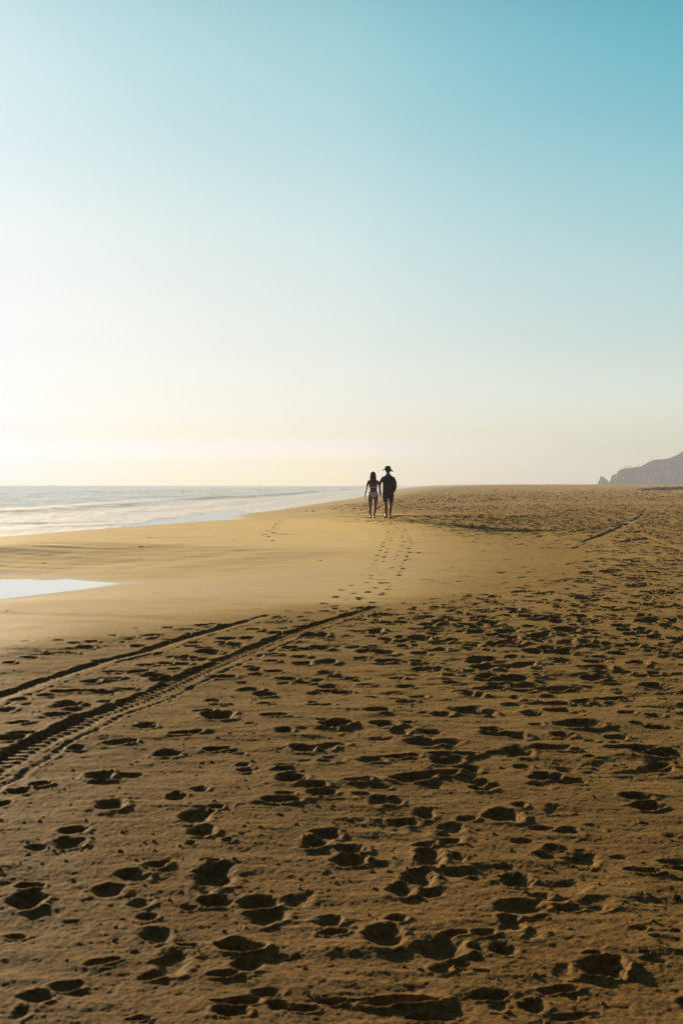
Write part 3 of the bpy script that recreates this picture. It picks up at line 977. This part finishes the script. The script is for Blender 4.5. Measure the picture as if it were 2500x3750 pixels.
def cloth(name, c, r=.9, sheen=0.0):
    m = M(name)
    n = m.noise(60, 3, .6, m.pos())
    col = m.n('ShaderNodeMix', {0: .35, 6: (*c, 1), 7: m.ramp(n, [(.3, (.6, .6, .6)), (.7, (1.3, 1.3, 1.3))])}, data_type='RGBA', blend_type='MULTIPLY').outputs[2]
    m.set(Base_Color=col, Roughness=r, Normal=m.bump(m.noise(14, 3, .5, m.pos()), .02, .5))
    return m.m


SKIN = M('tanned_skin'); SKIN.set(Base_Color=(.24, .125, .07, 1), Roughness=.5)
SKIN.b.inputs['Specular IOR Level'].default_value = .2
SKIN.b.inputs['Subsurface Weight'].default_value = .12
SKIN.b.inputs['Subsurface Radius'].default_value = (.02, .008, .004)
SKIN.set(Normal=SKIN.bump(SKIN.noise(40, 3, .5, SKIN.pos()), .003, .4))
SKIN = SKIN.m
HAIR = M('brown_hair'); HAIR.set(Base_Color=HAIR.ramp(HAIR.noise(30, 3, .6, HAIR.pos((1, 1, .15))), [(.3, (.022, .012, .006)), (.7, (.075, .038, .016))]), Roughness=.7)
HAIR.b.inputs['Specular IOR Level'].default_value = .08
HAIR.set(Normal=HAIR.bump(HAIR.noise(90, 3, .6, HAIR.pos((1, 1, .08))), .006, .8))
HAIR = HAIR.m
WHITE = cloth('white_swimwear', (.72, .73, .78))
BLACK = cloth('black_shirt_cloth', (.014, .013, .013))
SHORT = cloth('dark_shorts_cloth', (.026, .030, .034))
HATM = cloth('dark_hat_cloth', (.020, .018, .012))
GREYP = cloth('grey_print', (.16, .17, .19))
EYE = M('eye'); EYE.set(Base_Color=(.02, .015, .01, 1), Roughness=.2); EYE = EYE.m


def loft(bm, pts, seg=20, cap=True, power=2.0):
    """pts: (x, y, z, ra, rb) rings; ra along the side axis, rb along the other"""
    P = [Vector(p[:3]) for p in pts]
    rings = []
    for i, p in enumerate(pts):
        T_ = (P[min(i + 1, len(P) - 1)] - P[max(i - 1, 0)]).normalized()
        ref = Vector((1, 0, 0)) if abs(T_.x) < .85 else Vector((0, 1, 0))
        S = (ref - T_ * ref.dot(T_)).normalized()
        F = T_.cross(S)
        ring = []
        for j in range(seg):
            a = 2 * math.pi * j / seg
            c, s = math.cos(a), math.sin(a)
            c = math.copysign(abs(c) ** (2 / power), c); s = math.copysign(abs(s) ** (2 / power), s)
            ring.append(bm.verts.new(P[i] + S * c * p[3] + F * s * p[4]))
        rings.append(ring)
    for r0, r1 in zip(rings[:-1], rings[1:]):
        for j in range(seg):
            bm.faces.new([r0[j], r0[(j + 1) % seg], r1[(j + 1) % seg], r1[j]])
    if cap:
        bm.faces.new(rings[0][::-1]); bm.faces.new(rings[-1])


def ball(bm, c, r, seg=18):
    g = bmesh.ops.create_uvsphere(bm, u_segments=seg, v_segments=seg // 2 + 3, radius=1.0)
    for v in g['verts']:
        v.co = Vector((v.co.x * r[0] + c[0], v.co.y * r[1] + c[1], v.co.z * r[2] + c[2]))


def hand(bm, w, d, side, curl=.35, k=1.0, spread=.012):
    """w: wrist, d: direction the hand hangs in; side: +1 thumb towards +Y (forward)"""
    w = Vector(w); d = Vector(d).normalized()
    fwd = Vector((0, 1, 0)); fwd = (fwd - d * fwd.dot(d)).normalized()
    nrm = d.cross(fwd).normalized() * side
    loft(bm, [(*(w - d * .02), .021 * k, .026 * k), (*(w + d * .03 * k), .017 * k, .036 * k), (*(w + d * .065 * k), .015 * k, .042 * k), (*(w + d * .095 * k), .013 * k, .039 * k)], 12)
    for i, L in enumerate((.066, .076, .070, .054)):
        o = (1.5 - i) * .021 * k
        b = w + d * .088 * k + fwd * o
        p1 = b + d * L * .45 * k + fwd * o * spread * 6 + nrm * curl * .012
        p2 = p1 + (d + nrm * curl).normalized() * L * .32 * k
        p3 = p2 + (d + nrm * curl * 2.2).normalized() * L * .25 * k
        loft(bm, [(*b, .0095 * k, .0095 * k), (*p1, .0088 * k, .0088 * k), (*p2, .008 * k, .008 * k), (*p3, .006 * k, .006 * k)], 8)
    b = w + d * .025 * k + fwd * .028 * k
    p1 = b + (d * .6 + fwd * .8).normalized() * .036 * k + nrm * .008
    p2 = p1 + (d * .9 + fwd * .35).normalized() * .032 * k + nrm * .008
    loft(bm, [(*b, .013 * k, .013 * k), (*p1, .0105 * k, .0105 * k), (*p2, .007 * k, .007 * k)], 8)


def foot(bm, x, y, ang, k=1.0, lift=0.0):
    ca_, sa2 = math.cos(ang), math.sin(ang)

    def P(u, v, z):
        return (x + u * ca_ + v * sa2, y - u * sa2 + v * ca_, z)
    prof_ = [(-.062, .010 + lift * 1.0, .018, .014), (-.050, .034 + lift, .031, .034), (-.015, .042 + lift * .9, .034, .042), (.035, .036 + lift * .7, .036, .034), (.085, .024 + lift * .35, .042, .022), (.125, .015, .046, .014), (.150, .011, .044, .010)]
    loft(bm, [(*P(0, v * k, z * k), a * k, b * k) for v, z, a, b in prof_], 14)
    for i, (L, r) in enumerate(((.040, .013), (.036, .0095), (.031, .009), (.026, .0085), (.020, .008))):
        u = (-.030 + i * .0165) * (1 if x > 0 else -1) * -1 * -1
        loft(bm, [(*P(u * k, .142 * k, .011 * k), r * k, r * k), (*P(u * k, (.142 + L) * k, .009 * k), r * .8 * k, r * .8 * k)], 8)


def finish(bm, name, voxel, mat, parent, smooth_it=3, remesh=True):
    me = bpy.data.meshes.new(name)
    bm.normal_update()
    bmesh.ops.recalc_face_normals(bm, faces=bm.faces[:])
    bm.to_mesh(me); bm.free()
    o = link(name, me, mat, parent)
    if remesh:
        r = o.modifiers.new('r', 'REMESH'); r.mode = 'VOXEL'; r.voxel_size = voxel; r.use_smooth_shade = True
        s = o.modifiers.new('s', 'SMOOTH'); s.iterations = smooth_it; s.factor = .5
        dg = bpy.context.evaluated_depsgraph_get()
        dg.update()
        new = bpy.data.meshes.new_from_object(o.evaluated_get(dg))
        o.modifiers.clear()
        o.data = new
        new.name = name
    for p in o.data.polygons:
        p.use_smooth = True
    return o


def head(bm, c, k=1.0):
    x, y, z = c
    ball(bm, (x, y - .012 * k, z + .020 * k), (.074 * k, .092 * k, .098 * k))
    ball(bm, (x, y + .022 * k, z - .045 * k), (.056 * k, .060 * k, .062 * k))
    ball(bm, (x, y + .040 * k, z - .086 * k), (.028 * k, .024 * k, .020 * k))          # chin
    loft(bm, [(x, y + .080 * k, z + .015 * k, .008 * k, .010 * k), (x, y + .098 * k, z - .018 * k, .013 * k, .014 * k), (x, y + .086 * k, z - .032 * k, .017 * k, .010 * k)], 8)   # nose
    loft(bm, [(x - .024 * k, y + .073 * k, z - .056 * k, .006, .006), (x, y + .083 * k, z - .056 * k, .010 * k, .010 * k), (x + .024 * k, y + .073 * k, z - .056 * k, .006, .006)], 8)   # lips
    ball(bm, (x, y + .068 * k, z + .030 * k), (.052 * k, .020 * k, .012 * k))           # brow
    for s in (-1, 1):
        ball(bm, (x + s * .076 * k, y - .004 * k, z - .008 * k), (.009 * k, .020 * k, .031 * k))


def eyes(parent, c, k=1.0):
    for s in (-1, 1):
        b = bmesh.new()
        ball(b, (c[0] + s * .030 * k, c[1] + .068 * k, c[2] + .006 * k), (.013 * k, .011 * k, .010 * k), 10)
        finish(b, 'eye', 0, EYE, parent, remesh=False)


def person(label, category, x, y, rz=0):
    e = bpy.data.objects.new('person', None)
    COL.objects.link(e)
    e.location = (x, y, ground_z(x, y) + .005)
    e.rotation_euler = (0, 0, rz)
    e.empty_display_size = .2
    e['label'] = label
    e['category'] = category
    e['group'] = 'couple walking along the beach'
    return e


# --- the woman: local axes, +Y away from the camera, z up; photo silhouette at 100.7 px per metre
wx0, wy0 = on_ground(1365, 1899)
W = person('barefoot woman with long brown hair and white bikini, walking hand in hand', 'person', wx0, wy0, 0)
b = bmesh.new()
torso = [(.005, .00, .70, .120, .085), (.000, -.015, .76, .172, .112), (.000, -.020, .83, .176, .118), (.004, -.008, .90, .160, .105), (.010, .000, .97, .132, .088), (.012, .004, 1.03, .128, .084),
         (.012, .004, 1.10, .138, .090), (.008, .002, 1.18, .155, .098), (.006, -.002, 1.26, .168, .092), (.005, -.004, 1.315, .150, .072), (.005, -.002, 1.345, .095, .055), (.004, .004, 1.37, .055, .050)]
loft(b, torso, 26)
ball(b, (-.075, -.062, .81), (.088, .075, .088)); ball(b, (.080, -.062, .81), (.088, .075, .088))       # buttocks
ball(b, (-.07, .075, 1.20), (.060, .045, .055)); ball(b, (.085, .075, 1.20), (.060, .045, .055))
loft(b, [(.004, .004, 1.33, .050, .048), (.002, .012, 1.40, .043, .046), (.000, .018, 1.46, .045, .050)], 14)
head(b, (0, .018, 1.515), .98)
# legs: left one planted, right one just ahead
loft(b, [(-.082, -.012, .84, .086, .095), (-.090, -.014, .74, .088, .098), (-.096, -.004, .62, .074, .082), (-.100, .004, .50, .058, .062), (-.102, .004, .43, .050, .054), (-.102, -.010, .36, .047, .052),
         (-.100, -.020, .27, .050, .056), (-.092, -.012, .18, .038, .042), (-.082, -.004, .10, .028, .032), (-.080, -.002, .045, .029, .036)], 18)
loft(b, [(.086, -.010, .84, .086, .095), (.094, -.008, .74, .088, .098), (.100, .012, .62, .074, .082), (.090, .034, .50, .058, .062), (.080, .040, .43, .050, .054), (.072, .024, .36, .047, .052),
         (.066, .008, .27, .050, .056), (.056, .014, .18, .038, .042), (.046, .020, .10, .028, .032), (.042, .022, .045, .029, .036)], 18)
foot(b, -.080, .000, -.15, .92, .045); foot(b, .042, .022, .10, .92, 0)
# arms
for s_x in (-1, 1):
    ball(b, (s_x * .150 + .003, -.004, 1.288), (.052, .050, .046))
loft(b, [(-.110, -.002, 1.290, .030, .034), (-.160, -.004, 1.282, .044, .046), (-.188, -.006, 1.22, .040, .042), (-.205, -.008, 1.12, .034, .036), (-.222, -.004, 1.03, .030, .032), (-.246, .014, .95, .031, .031),
         (-.268, .030, .86, .024, .026), (-.280, .040, .79, .019, .022)], 16)
hand(b, (-.281, .041, .785), (-.10, .05, -1), 1, .35, .92)
loft(b, [(.115, -.002, 1.290, .030, .034), (.166, -.004, 1.282, .044, .046), (.204, -.008, 1.22, .040, .042), (.224, -.012, 1.13, .036, .038), (.238, -.014, 1.04, .032, .034), (.234, .004, .97, .030, .031),
         (.232, .020, .90, .024, .026), (.236, .026, .865, .020, .022)], 16)
hand(b, (.238, .027, .86), (.18, -.02, -1), -1, .55, .92)
wb = finish(b, 'body', .0055, SKIN, W, 5)
eyes(W, (0, .018, 1.515), .98)
# hair: cap and loose lengths down to the shoulder blades
b = bmesh.new()
ball(b, (0, -.004, 1.532), (.102, .108, .104))
ball(b, (.004, -.045, 1.490), (.102, .084, .110))
for (ox, wd, zt, r) in ((-.045, -.075, 1.29, .036), (-.015, -.030, 1.23, .042), (.020, .022, 1.22, .042), (.055, .070, 1.28, .036), (.072, .108, 1.34, .026), (-.068, -.088, 1.35, .024)):
    loft(b, [(ox, -.050, 1.52, r, r * .8), (ox * 1.15, -.078, 1.44, r * 1.05, r * .7), ((ox + wd) / 2, -.092, 1.36, r, r * .6), (wd, -.098, (zt + 1.34) / 2, r * .8, r * .45), (wd * .95, -.096, zt - .02, r * .35, r * .25)], 10)
for (sx, a0) in ((.090, .4), (.094, -.2), (-.088, 1.2)):
    loft(b, [(sx * .85, -.02, 1.53 - abs(a0) * .03, .012, .012), (sx * 1.12, -.03 - .01 * a0, 1.485 - abs(a0) * .05, .008, .008), (sx * 1.18, -.035, 1.43 - abs(a0) * .05, .005, .005)], 6)
finish(b, 'hair', .006, HAIR, W, 1)
# bikini


def torso_at(z):
    zs = [t[2] for t in torso]
    return [float(np.interp(z, zs, [t[i] for t in torso])) for i in (0, 1, 3, 4)]


b = bmesh.new()
rings = []
for z, h_ in ((1.072, 0), (1.078, 1), (1.102, 1), (1.108, 0)):
    cx2, cy2, ra, rb = torso_at(z)
    e_ = .003 + .006 * h_
    rings.append((cx2, cy2, z, ra + e_, rb + e_))
loft(b, rings, 32)
ball(b, (-.070, .082, 1.19), (.062, .046, .052)); ball(b, (.085, .082, 1.19), (.062, .046, .052))
finish(b, 'bikini_top', .005, WHITE, W, 1)
b = bmesh.new()
# brief: two curved panels hugging hips and buttocks
N_ = 22
top_z, bot_z = .905, .715
from mathutils.bvhtree import BVHTree
wbm = bmesh.new(); wbm.from_mesh(wb.data); tree = BVHTree.FromBMesh(wbm)
for sgn in (-1, 1):
    grid = []
    for i in range(N_ + 1):
        f = i / N_
        z = top_z + (bot_z - top_z) * f
        half = .150 * (1 - f) ** .85 + .026 if f < 1 else .024
        if sgn > 0:
            half = .150 * (1 - f) ** 1.1 + .026
        row = []
        for j in range(-9, 10):
            xx = .006 + half * j / 9 * (1.0)
            loc, nn, _, _ = tree.ray_cast(Vector((xx, sgn * .6, z)), Vector((0, -sgn, 0)))
            if loc is None:
                loc = Vector((xx, 0, z)); nn = Vector((0, sgn, 0))
            row.append(b.verts.new(loc + Vector((nn.x, nn.y, 0)).normalized() * .007))
        grid.append(row)
    for i in range(N_):
        for j in range(18):
            b.faces.new([grid[i][j], grid[i][j + 1], grid[i + 1][j + 1], grid[i + 1][j]])
bmesh.ops.recalc_face_normals(b, faces=b.faces[:])
rings = []
for z in (.880, .905):
    cx2, cy2, ra, rb = torso_at(z)
    rings.append((cx2, cy2, z, ra + .007, rb + .007))
loft(b, rings, 32, cap=False)
finish(b, 'bikini_bottom', 0, WHITE, W, remesh=False)
wbm.free()

# --- the man
mx0, my0 = wx0 + .53, wy0 + .035
Mn = person('tall barefoot person in dark floppy hat, black shirt and dark shorts', 'person', mx0, my0, 0)
b = bmesh.new()
mt = [(.0, .0, .86, .150, .105), (.0, .0, .95, .165, .115), (.0, .0, 1.05, .160, .112), (.0, .0, 1.18, .172, .118), (.0, .0, 1.30, .190, .122), (.0, -.004, 1.40, .195, .112), (.0, -.006, 1.46, .150, .085), (.0, -.004, 1.49, .075, .062)]
loft(b, mt, 24)
loft(b, [(.0, -.004, 1.46, .062, .062), (-.004, .008, 1.54, .056, .058), (-.006, .016, 1.60, .056, .060)], 14)
head(b, (-.008, .020, 1.665), 1.08)
loft(b, [(-.085, 0, .90, .092, .105), (-.092, 0, .76, .088, .096), (-.088, .004, .62, .070, .078), (-.086, .006, .50, .058, .064), (-.082, -.004, .42, .055, .062), (-.078, -.020, .33, .060, .066), (-.070, -.014, .23, .046, .052),
         (-.062, -.004, .13, .034, .040), (-.058, 0, .05, .035, .044)], 18)
loft(b, [(.085, 0, .90, .092, .105), (.092, .010, .76, .088, .096), (.092, .020, .62, .070, .078), (.092, .026, .50, .058, .064), (.088, .012, .42, .055, .062), (.082, -.004, .33, .060, .066), (.074, .0, .23, .046, .052),
         (.062, .008, .13, .034, .040), (.056, .012, .05, .035, .044)], 18)
foot(b, -.058, 0, -.45, 1.08, .075); foot(b, .056, .012, .12, 1.08, 0)
for s_x in (-1, 1):
    ball(b, (s_x * .175, -.004, 1.395), (.060, .060, .055))
# left arm reaching down to her hand, right hand in the pocket
loft(b, [(-.130, -.004, 1.40, .035, .04), (-.198, -.004, 1.375, .050, .055), (-.258, -.006, 1.28, .042, .046), (-.294, -.010, 1.15, .034, .038), (-.290, .010, 1.06, .032, .036), (-.272, .040, .95, .030, .032), (-.262, .048, .90, .024, .027)], 16)
hand(b, (-.262, .048, .895), (.02, -.03, -1), 1, .75, 1.0)
loft(b, [(.130, -.004, 1.40, .035, .04), (.195, -.004, 1.375, .050, .055), (.235, -.006, 1.28, .048, .050), (.252, -.012, 1.14, .042, .044), (.236, .02, 1.05, .036, .038), (.205, .06, .97, .030, .032), (.190, .075, .92, .024, .027)], 16)
hand(b, (.188, .077, .915), (-.15, .1, -1), -1, .5, 1.0)
finish(b, 'body', .006, SKIN, Mn)
eyes(Mn, (-.008, .020, 1.665), 1.08)
b = bmesh.new()
ball(b, (-.008, -.020, 1.650), (.080, .085, .085))
finish(b, 'hair', .008, HAIR, Mn, 1)
# shirt, untucked, long sleeves
b = bmesh.new()
loft(b, [(.006, .0, .895, .198, .140), (.006, .0, .93, .200, .143), (.006, .0, 1.05, .198, .146), (.008, .0, 1.18, .198, .150), (.004, .0, 1.30, .208, .148), (.0, -.004, 1.39, .220, .132), (.0, -.006, 1.44, .200, .108), (.0, -.006, 1.48, .125, .085), (-.002, -.002, 1.52, .082, .076), (-.004, .002, 1.565, .070, .070)], 28)
loft(b, [(-.120, -.004, 1.39, .045, .05), (-.195, -.004, 1.365, .062, .068), (-.258, -.006, 1.28, .050, .056), (-.292, -.010, 1.17, .043, .050), (-.300, .004, 1.10, .040, .046), (-.290, .030, .99, .038, .044), (-.272, .044, .925, .034, .038)], 18)
loft(b, [(.120, -.004, 1.39, .045, .05), (.190, -.004, 1.365, .062, .068), (.230, -.006, 1.28, .062, .064), (.246, -.012, 1.16, .058, .060), (.246, .002, 1.09, .056, .058), (.222, .045, .99, .046, .048), (.205, .062, .945, .042, .044)], 18)
for s_x in (-1, 1):
    ball(b, (s_x * .172, -.004, 1.385), (.074, .072, .066))
shirt = finish(b, 'shirt', .008, BLACK, Mn, 7)
b = bmesh.new()
g = []
for i in range(7):
    row = []
    for j in range(9):
        u, v = j / 8 - .5, i / 6 - .5
        row.append((u * .075 - .030, 1.475 - v * .035 * -1))
    g.append(row)
sbm = bmesh.new(); sbm.from_mesh(shirt.data); st2 = BVHTree.FromBMesh(sbm)
vv = [[None] * 9 for _ in range(7)]
for i in range(7):
    for j in range(9):
        xx, zz = g[i][j]
        loc, nn, _, _ = st2.ray_cast(Vector((xx, -.6, zz)), Vector((0, 1, 0)))
        vv[i][j] = b.verts.new((loc or Vector((xx, -.09, zz))) + Vector((0, -.004, 0)))
for i in range(6):
    for j in range(8):
        if (i in (0, 5)) and (j in (0, 7)):
            continue
        b.faces.new([vv[i][j], vv[i][j + 1], vv[i + 1][j + 1], vv[i + 1][j]])
finish(b, 'neck_print', 0, GREYP, shirt, remesh=False)
sbm.free()
# shorts to just above the knee
b = bmesh.new()
loft(b, [(.0, .0, .80, .196, .135), (.0, .0, .86, .200, .140), (.0, .0, .95, .192, .135)], 26)
loft(b, [(-.092, .0, .90, .105, .130), (-.102, .0, .76, .102, .118), (-.100, .004, .66, .092, .105), (-.098, .006, .575, .080, .092)], 20)
loft(b, [(.092, .0, .90, .105, .130), (.102, .008, .76, .102, .118), (.102, .016, .66, .090, .105), (.102, .022, .555, .076, .090)], 20)
finish(b, 'shorts', .008, SHORT, Mn, 2)
# bucket hat with a drooping, uneven brim
hatc = (-.012, .005, 1.715)
b = bmesh.new()
NSG = 40
rings = []
for (r, z, ks) in ((.192, -.052, 1.2), (.186, -.034, 1.2), (.140, -.004, .8), (.108, .022, .2), (.104, .060, 0), (.092, .090, 0), (.066, .110, 0), (.030, .118, 0)):
    ring = []
    for j in range(NSG):
        a = 2 * math.pi * j / NSG
        dro = ks * (-.020 * math.cos(a) - .012 * math.cos(2 * a) + .010 * math.sin(3 * a + .5))
        ring.append(b.verts.new((hatc[0] + r * math.cos(a), hatc[1] + r * 1.05 * math.sin(a), hatc[2] + z + dro)))
    rings.append(ring)
for r0, r1 in zip(rings[:-1], rings[1:]):
    for j in range(NSG):
        b.faces.new([r0[j], r0[(j + 1) % NSG], r1[(j + 1) % NSG], r1[j]])
b.faces.new(rings[-1])
hat = finish(b, 'hat', 0, HATM, Mn, remesh=False)
sm = hat.modifiers.new('thick', 'SOLIDIFY'); sm.thickness = .006; sm.offset = -1

# --- the tiny figures on the headland: one plain walking body, re-posed per person
DARKP = M('distant_clothes'); DARKP.set(Base_Color=(.035, .034, .03, 1), Roughness=.9); DARKP = DARKP.m
DISTS = 'people standing on the headland'
figs = [  # px, foot row, height factor, lean, arm raise, label
    (2271, 1719.0, 1.00, .00, 0.0, 'leftmost of the tiny figures on the headland, standing alone at the cliff edge'),
    (2283.5, 1716.2, .92, .10, .5, 'second tiny figure from the left on the headland, left one of a close pair'),
    (2288, 1716.0, .98, -.08, .2, 'third tiny figure from the left on the headland, right one of a close pair'),
    (2295, 1715.2, 1.12, .00, .35, 'tallest and stoutest tiny figure in the middle of the headland group'),
    (2300.5, 1714.8, .72, .25, .6, 'low bent tiny figure in the headland group, between two standing ones'),
    (2307, 1714.2, 1.12, -.06, .1, 'tiny figure at the right end of the headland group of four'),
    (2330, 1710.4, 1.02, .10, .15, 'left one of the two tiny figures standing apart on the headland rise'),
    (2338, 1709.6, 1.06, -.03, .0, 'rightmost tiny figure on the headland, farther up the rise'),
]
for (px, py, k, lean, arm, lab) in figs:
    b = bmesh.new()
    hh = 1.95 * k
    L = lambda z: lean * z * .5
    loft(b, [(L(.45), 0, .47 * hh, .17, .12), (L(.6), 0, .56 * hh, .17, .12), (L(.7), 0, .66 * hh, .17, .12), (L(.8), 0, .76 * hh, .20, .13), (L(.83), 0, .82 * hh, .15, .10), (L(.86), 0, .87 * hh, .06, .06)], 12)
    ball(b, (L(.93), 0, .935 * hh), (.09, .10, .12), 10)
    for s in (-1, 1):
        loft(b, [(s * .09 + L(.45), 0, .50 * hh, .10, .11), (s * .11, 0, .27 * hh, .07, .07), (s * .12, .02, .02 * hh, .05, .06)], 10)
        loft(b, [(s * .20 + L(.8), 0, .80 * hh, .055, .055), (s * (.25 + arm * .2), 0, .64 * hh + arm * .15, .045, .045), (s * (.24 + arm * .35), .05, .48 * hh + arm * .4, .035, .035)], 8)
        loft(b, [(s * .12, -.05, .03, .045, .03), (s * .13, .16, .03, .045, .025)], 8)
    o = finish(b, 'person', .035, DARKP, None, 2)
    xx = (px - CX) * MP
    o.location = (xx, DH - 1.0 + 1.5, H + (HOR - py) * MP + .05)
    o['label'] = lab; o['category'] = 'person'; o['group'] = DISTS

# --- small boat far out
DB = 2300.0
bt = bpy.data.objects.new('boat', None); COL.objects.link(bt)
bt.scale = (.7, .7, .7)
bt.location = ((186 - CX) / FPX * DB, DB, Z_SEA + .1)
bt['label'] = 'tiny dark boat far out on the sea near the horizon'
bt['category'] = 'boat'
BM_ = M('boat_paint'); BM_.set(Base_Color=(.22, .21, .18, 1), Roughness=.6); BM_ = BM_.m
b = bmesh.new()
loft(b, [(-3.2, 0, .5, 1.0, .55), (-2.5, 0, .45, 1.2, .65), (0, 0, .4, 1.3, .7), (2.2, 0, .5, 1.0, .65), (3.5, 0, .8, .2, .35)], 12)
finish(b, 'hull', 0, BM_, bt, remesh=False)
b = bmesh.new()
loft(b, [(.5, 0, 1.0, .9, .8), (.5, 0, 1.8, .85, .75), (.55, 0, 2.3, .7, .6)], 8, power=4)
finish(b, 'cabin', 0, BM_, bt, remesh=False)

# ------------------------------------------------------------------ sea haze
hb = bmesh.new()
bmesh.ops.create_cube(hb, size=1.0)
for v in hb.verts:
    v.co = Vector((v.co.x * 20000, 1080 + v.co.y * 3120, -6.0 if v.co.z < 0 else 42.0))
hme = bpy.data.meshes.new('haze'); hb.to_mesh(hme); hb.free()
hm = bpy.data.materials.new('haze'); hm.use_nodes = True
for n in list(hm.node_tree.nodes):
    if n.type == 'BSDF_PRINCIPLED':
        hm.node_tree.nodes.remove(n)
pv_ = hm.node_tree.nodes.new('ShaderNodeVolumePrincipled')
HAZE = 0.00054
pv_.inputs['Color'].default_value = (.76, .83, .99, 1)
pv_.inputs['Density'].default_value = HAZE
pv_.inputs['Anisotropy'].default_value = .05
hm.node_tree.links.new(pv_.outputs[0], hm.node_tree.nodes['Material Output'].inputs['Volume'])
hz_ = link('haze', hme, hm)
hz_['kind'] = 'stuff'
print('scene built')
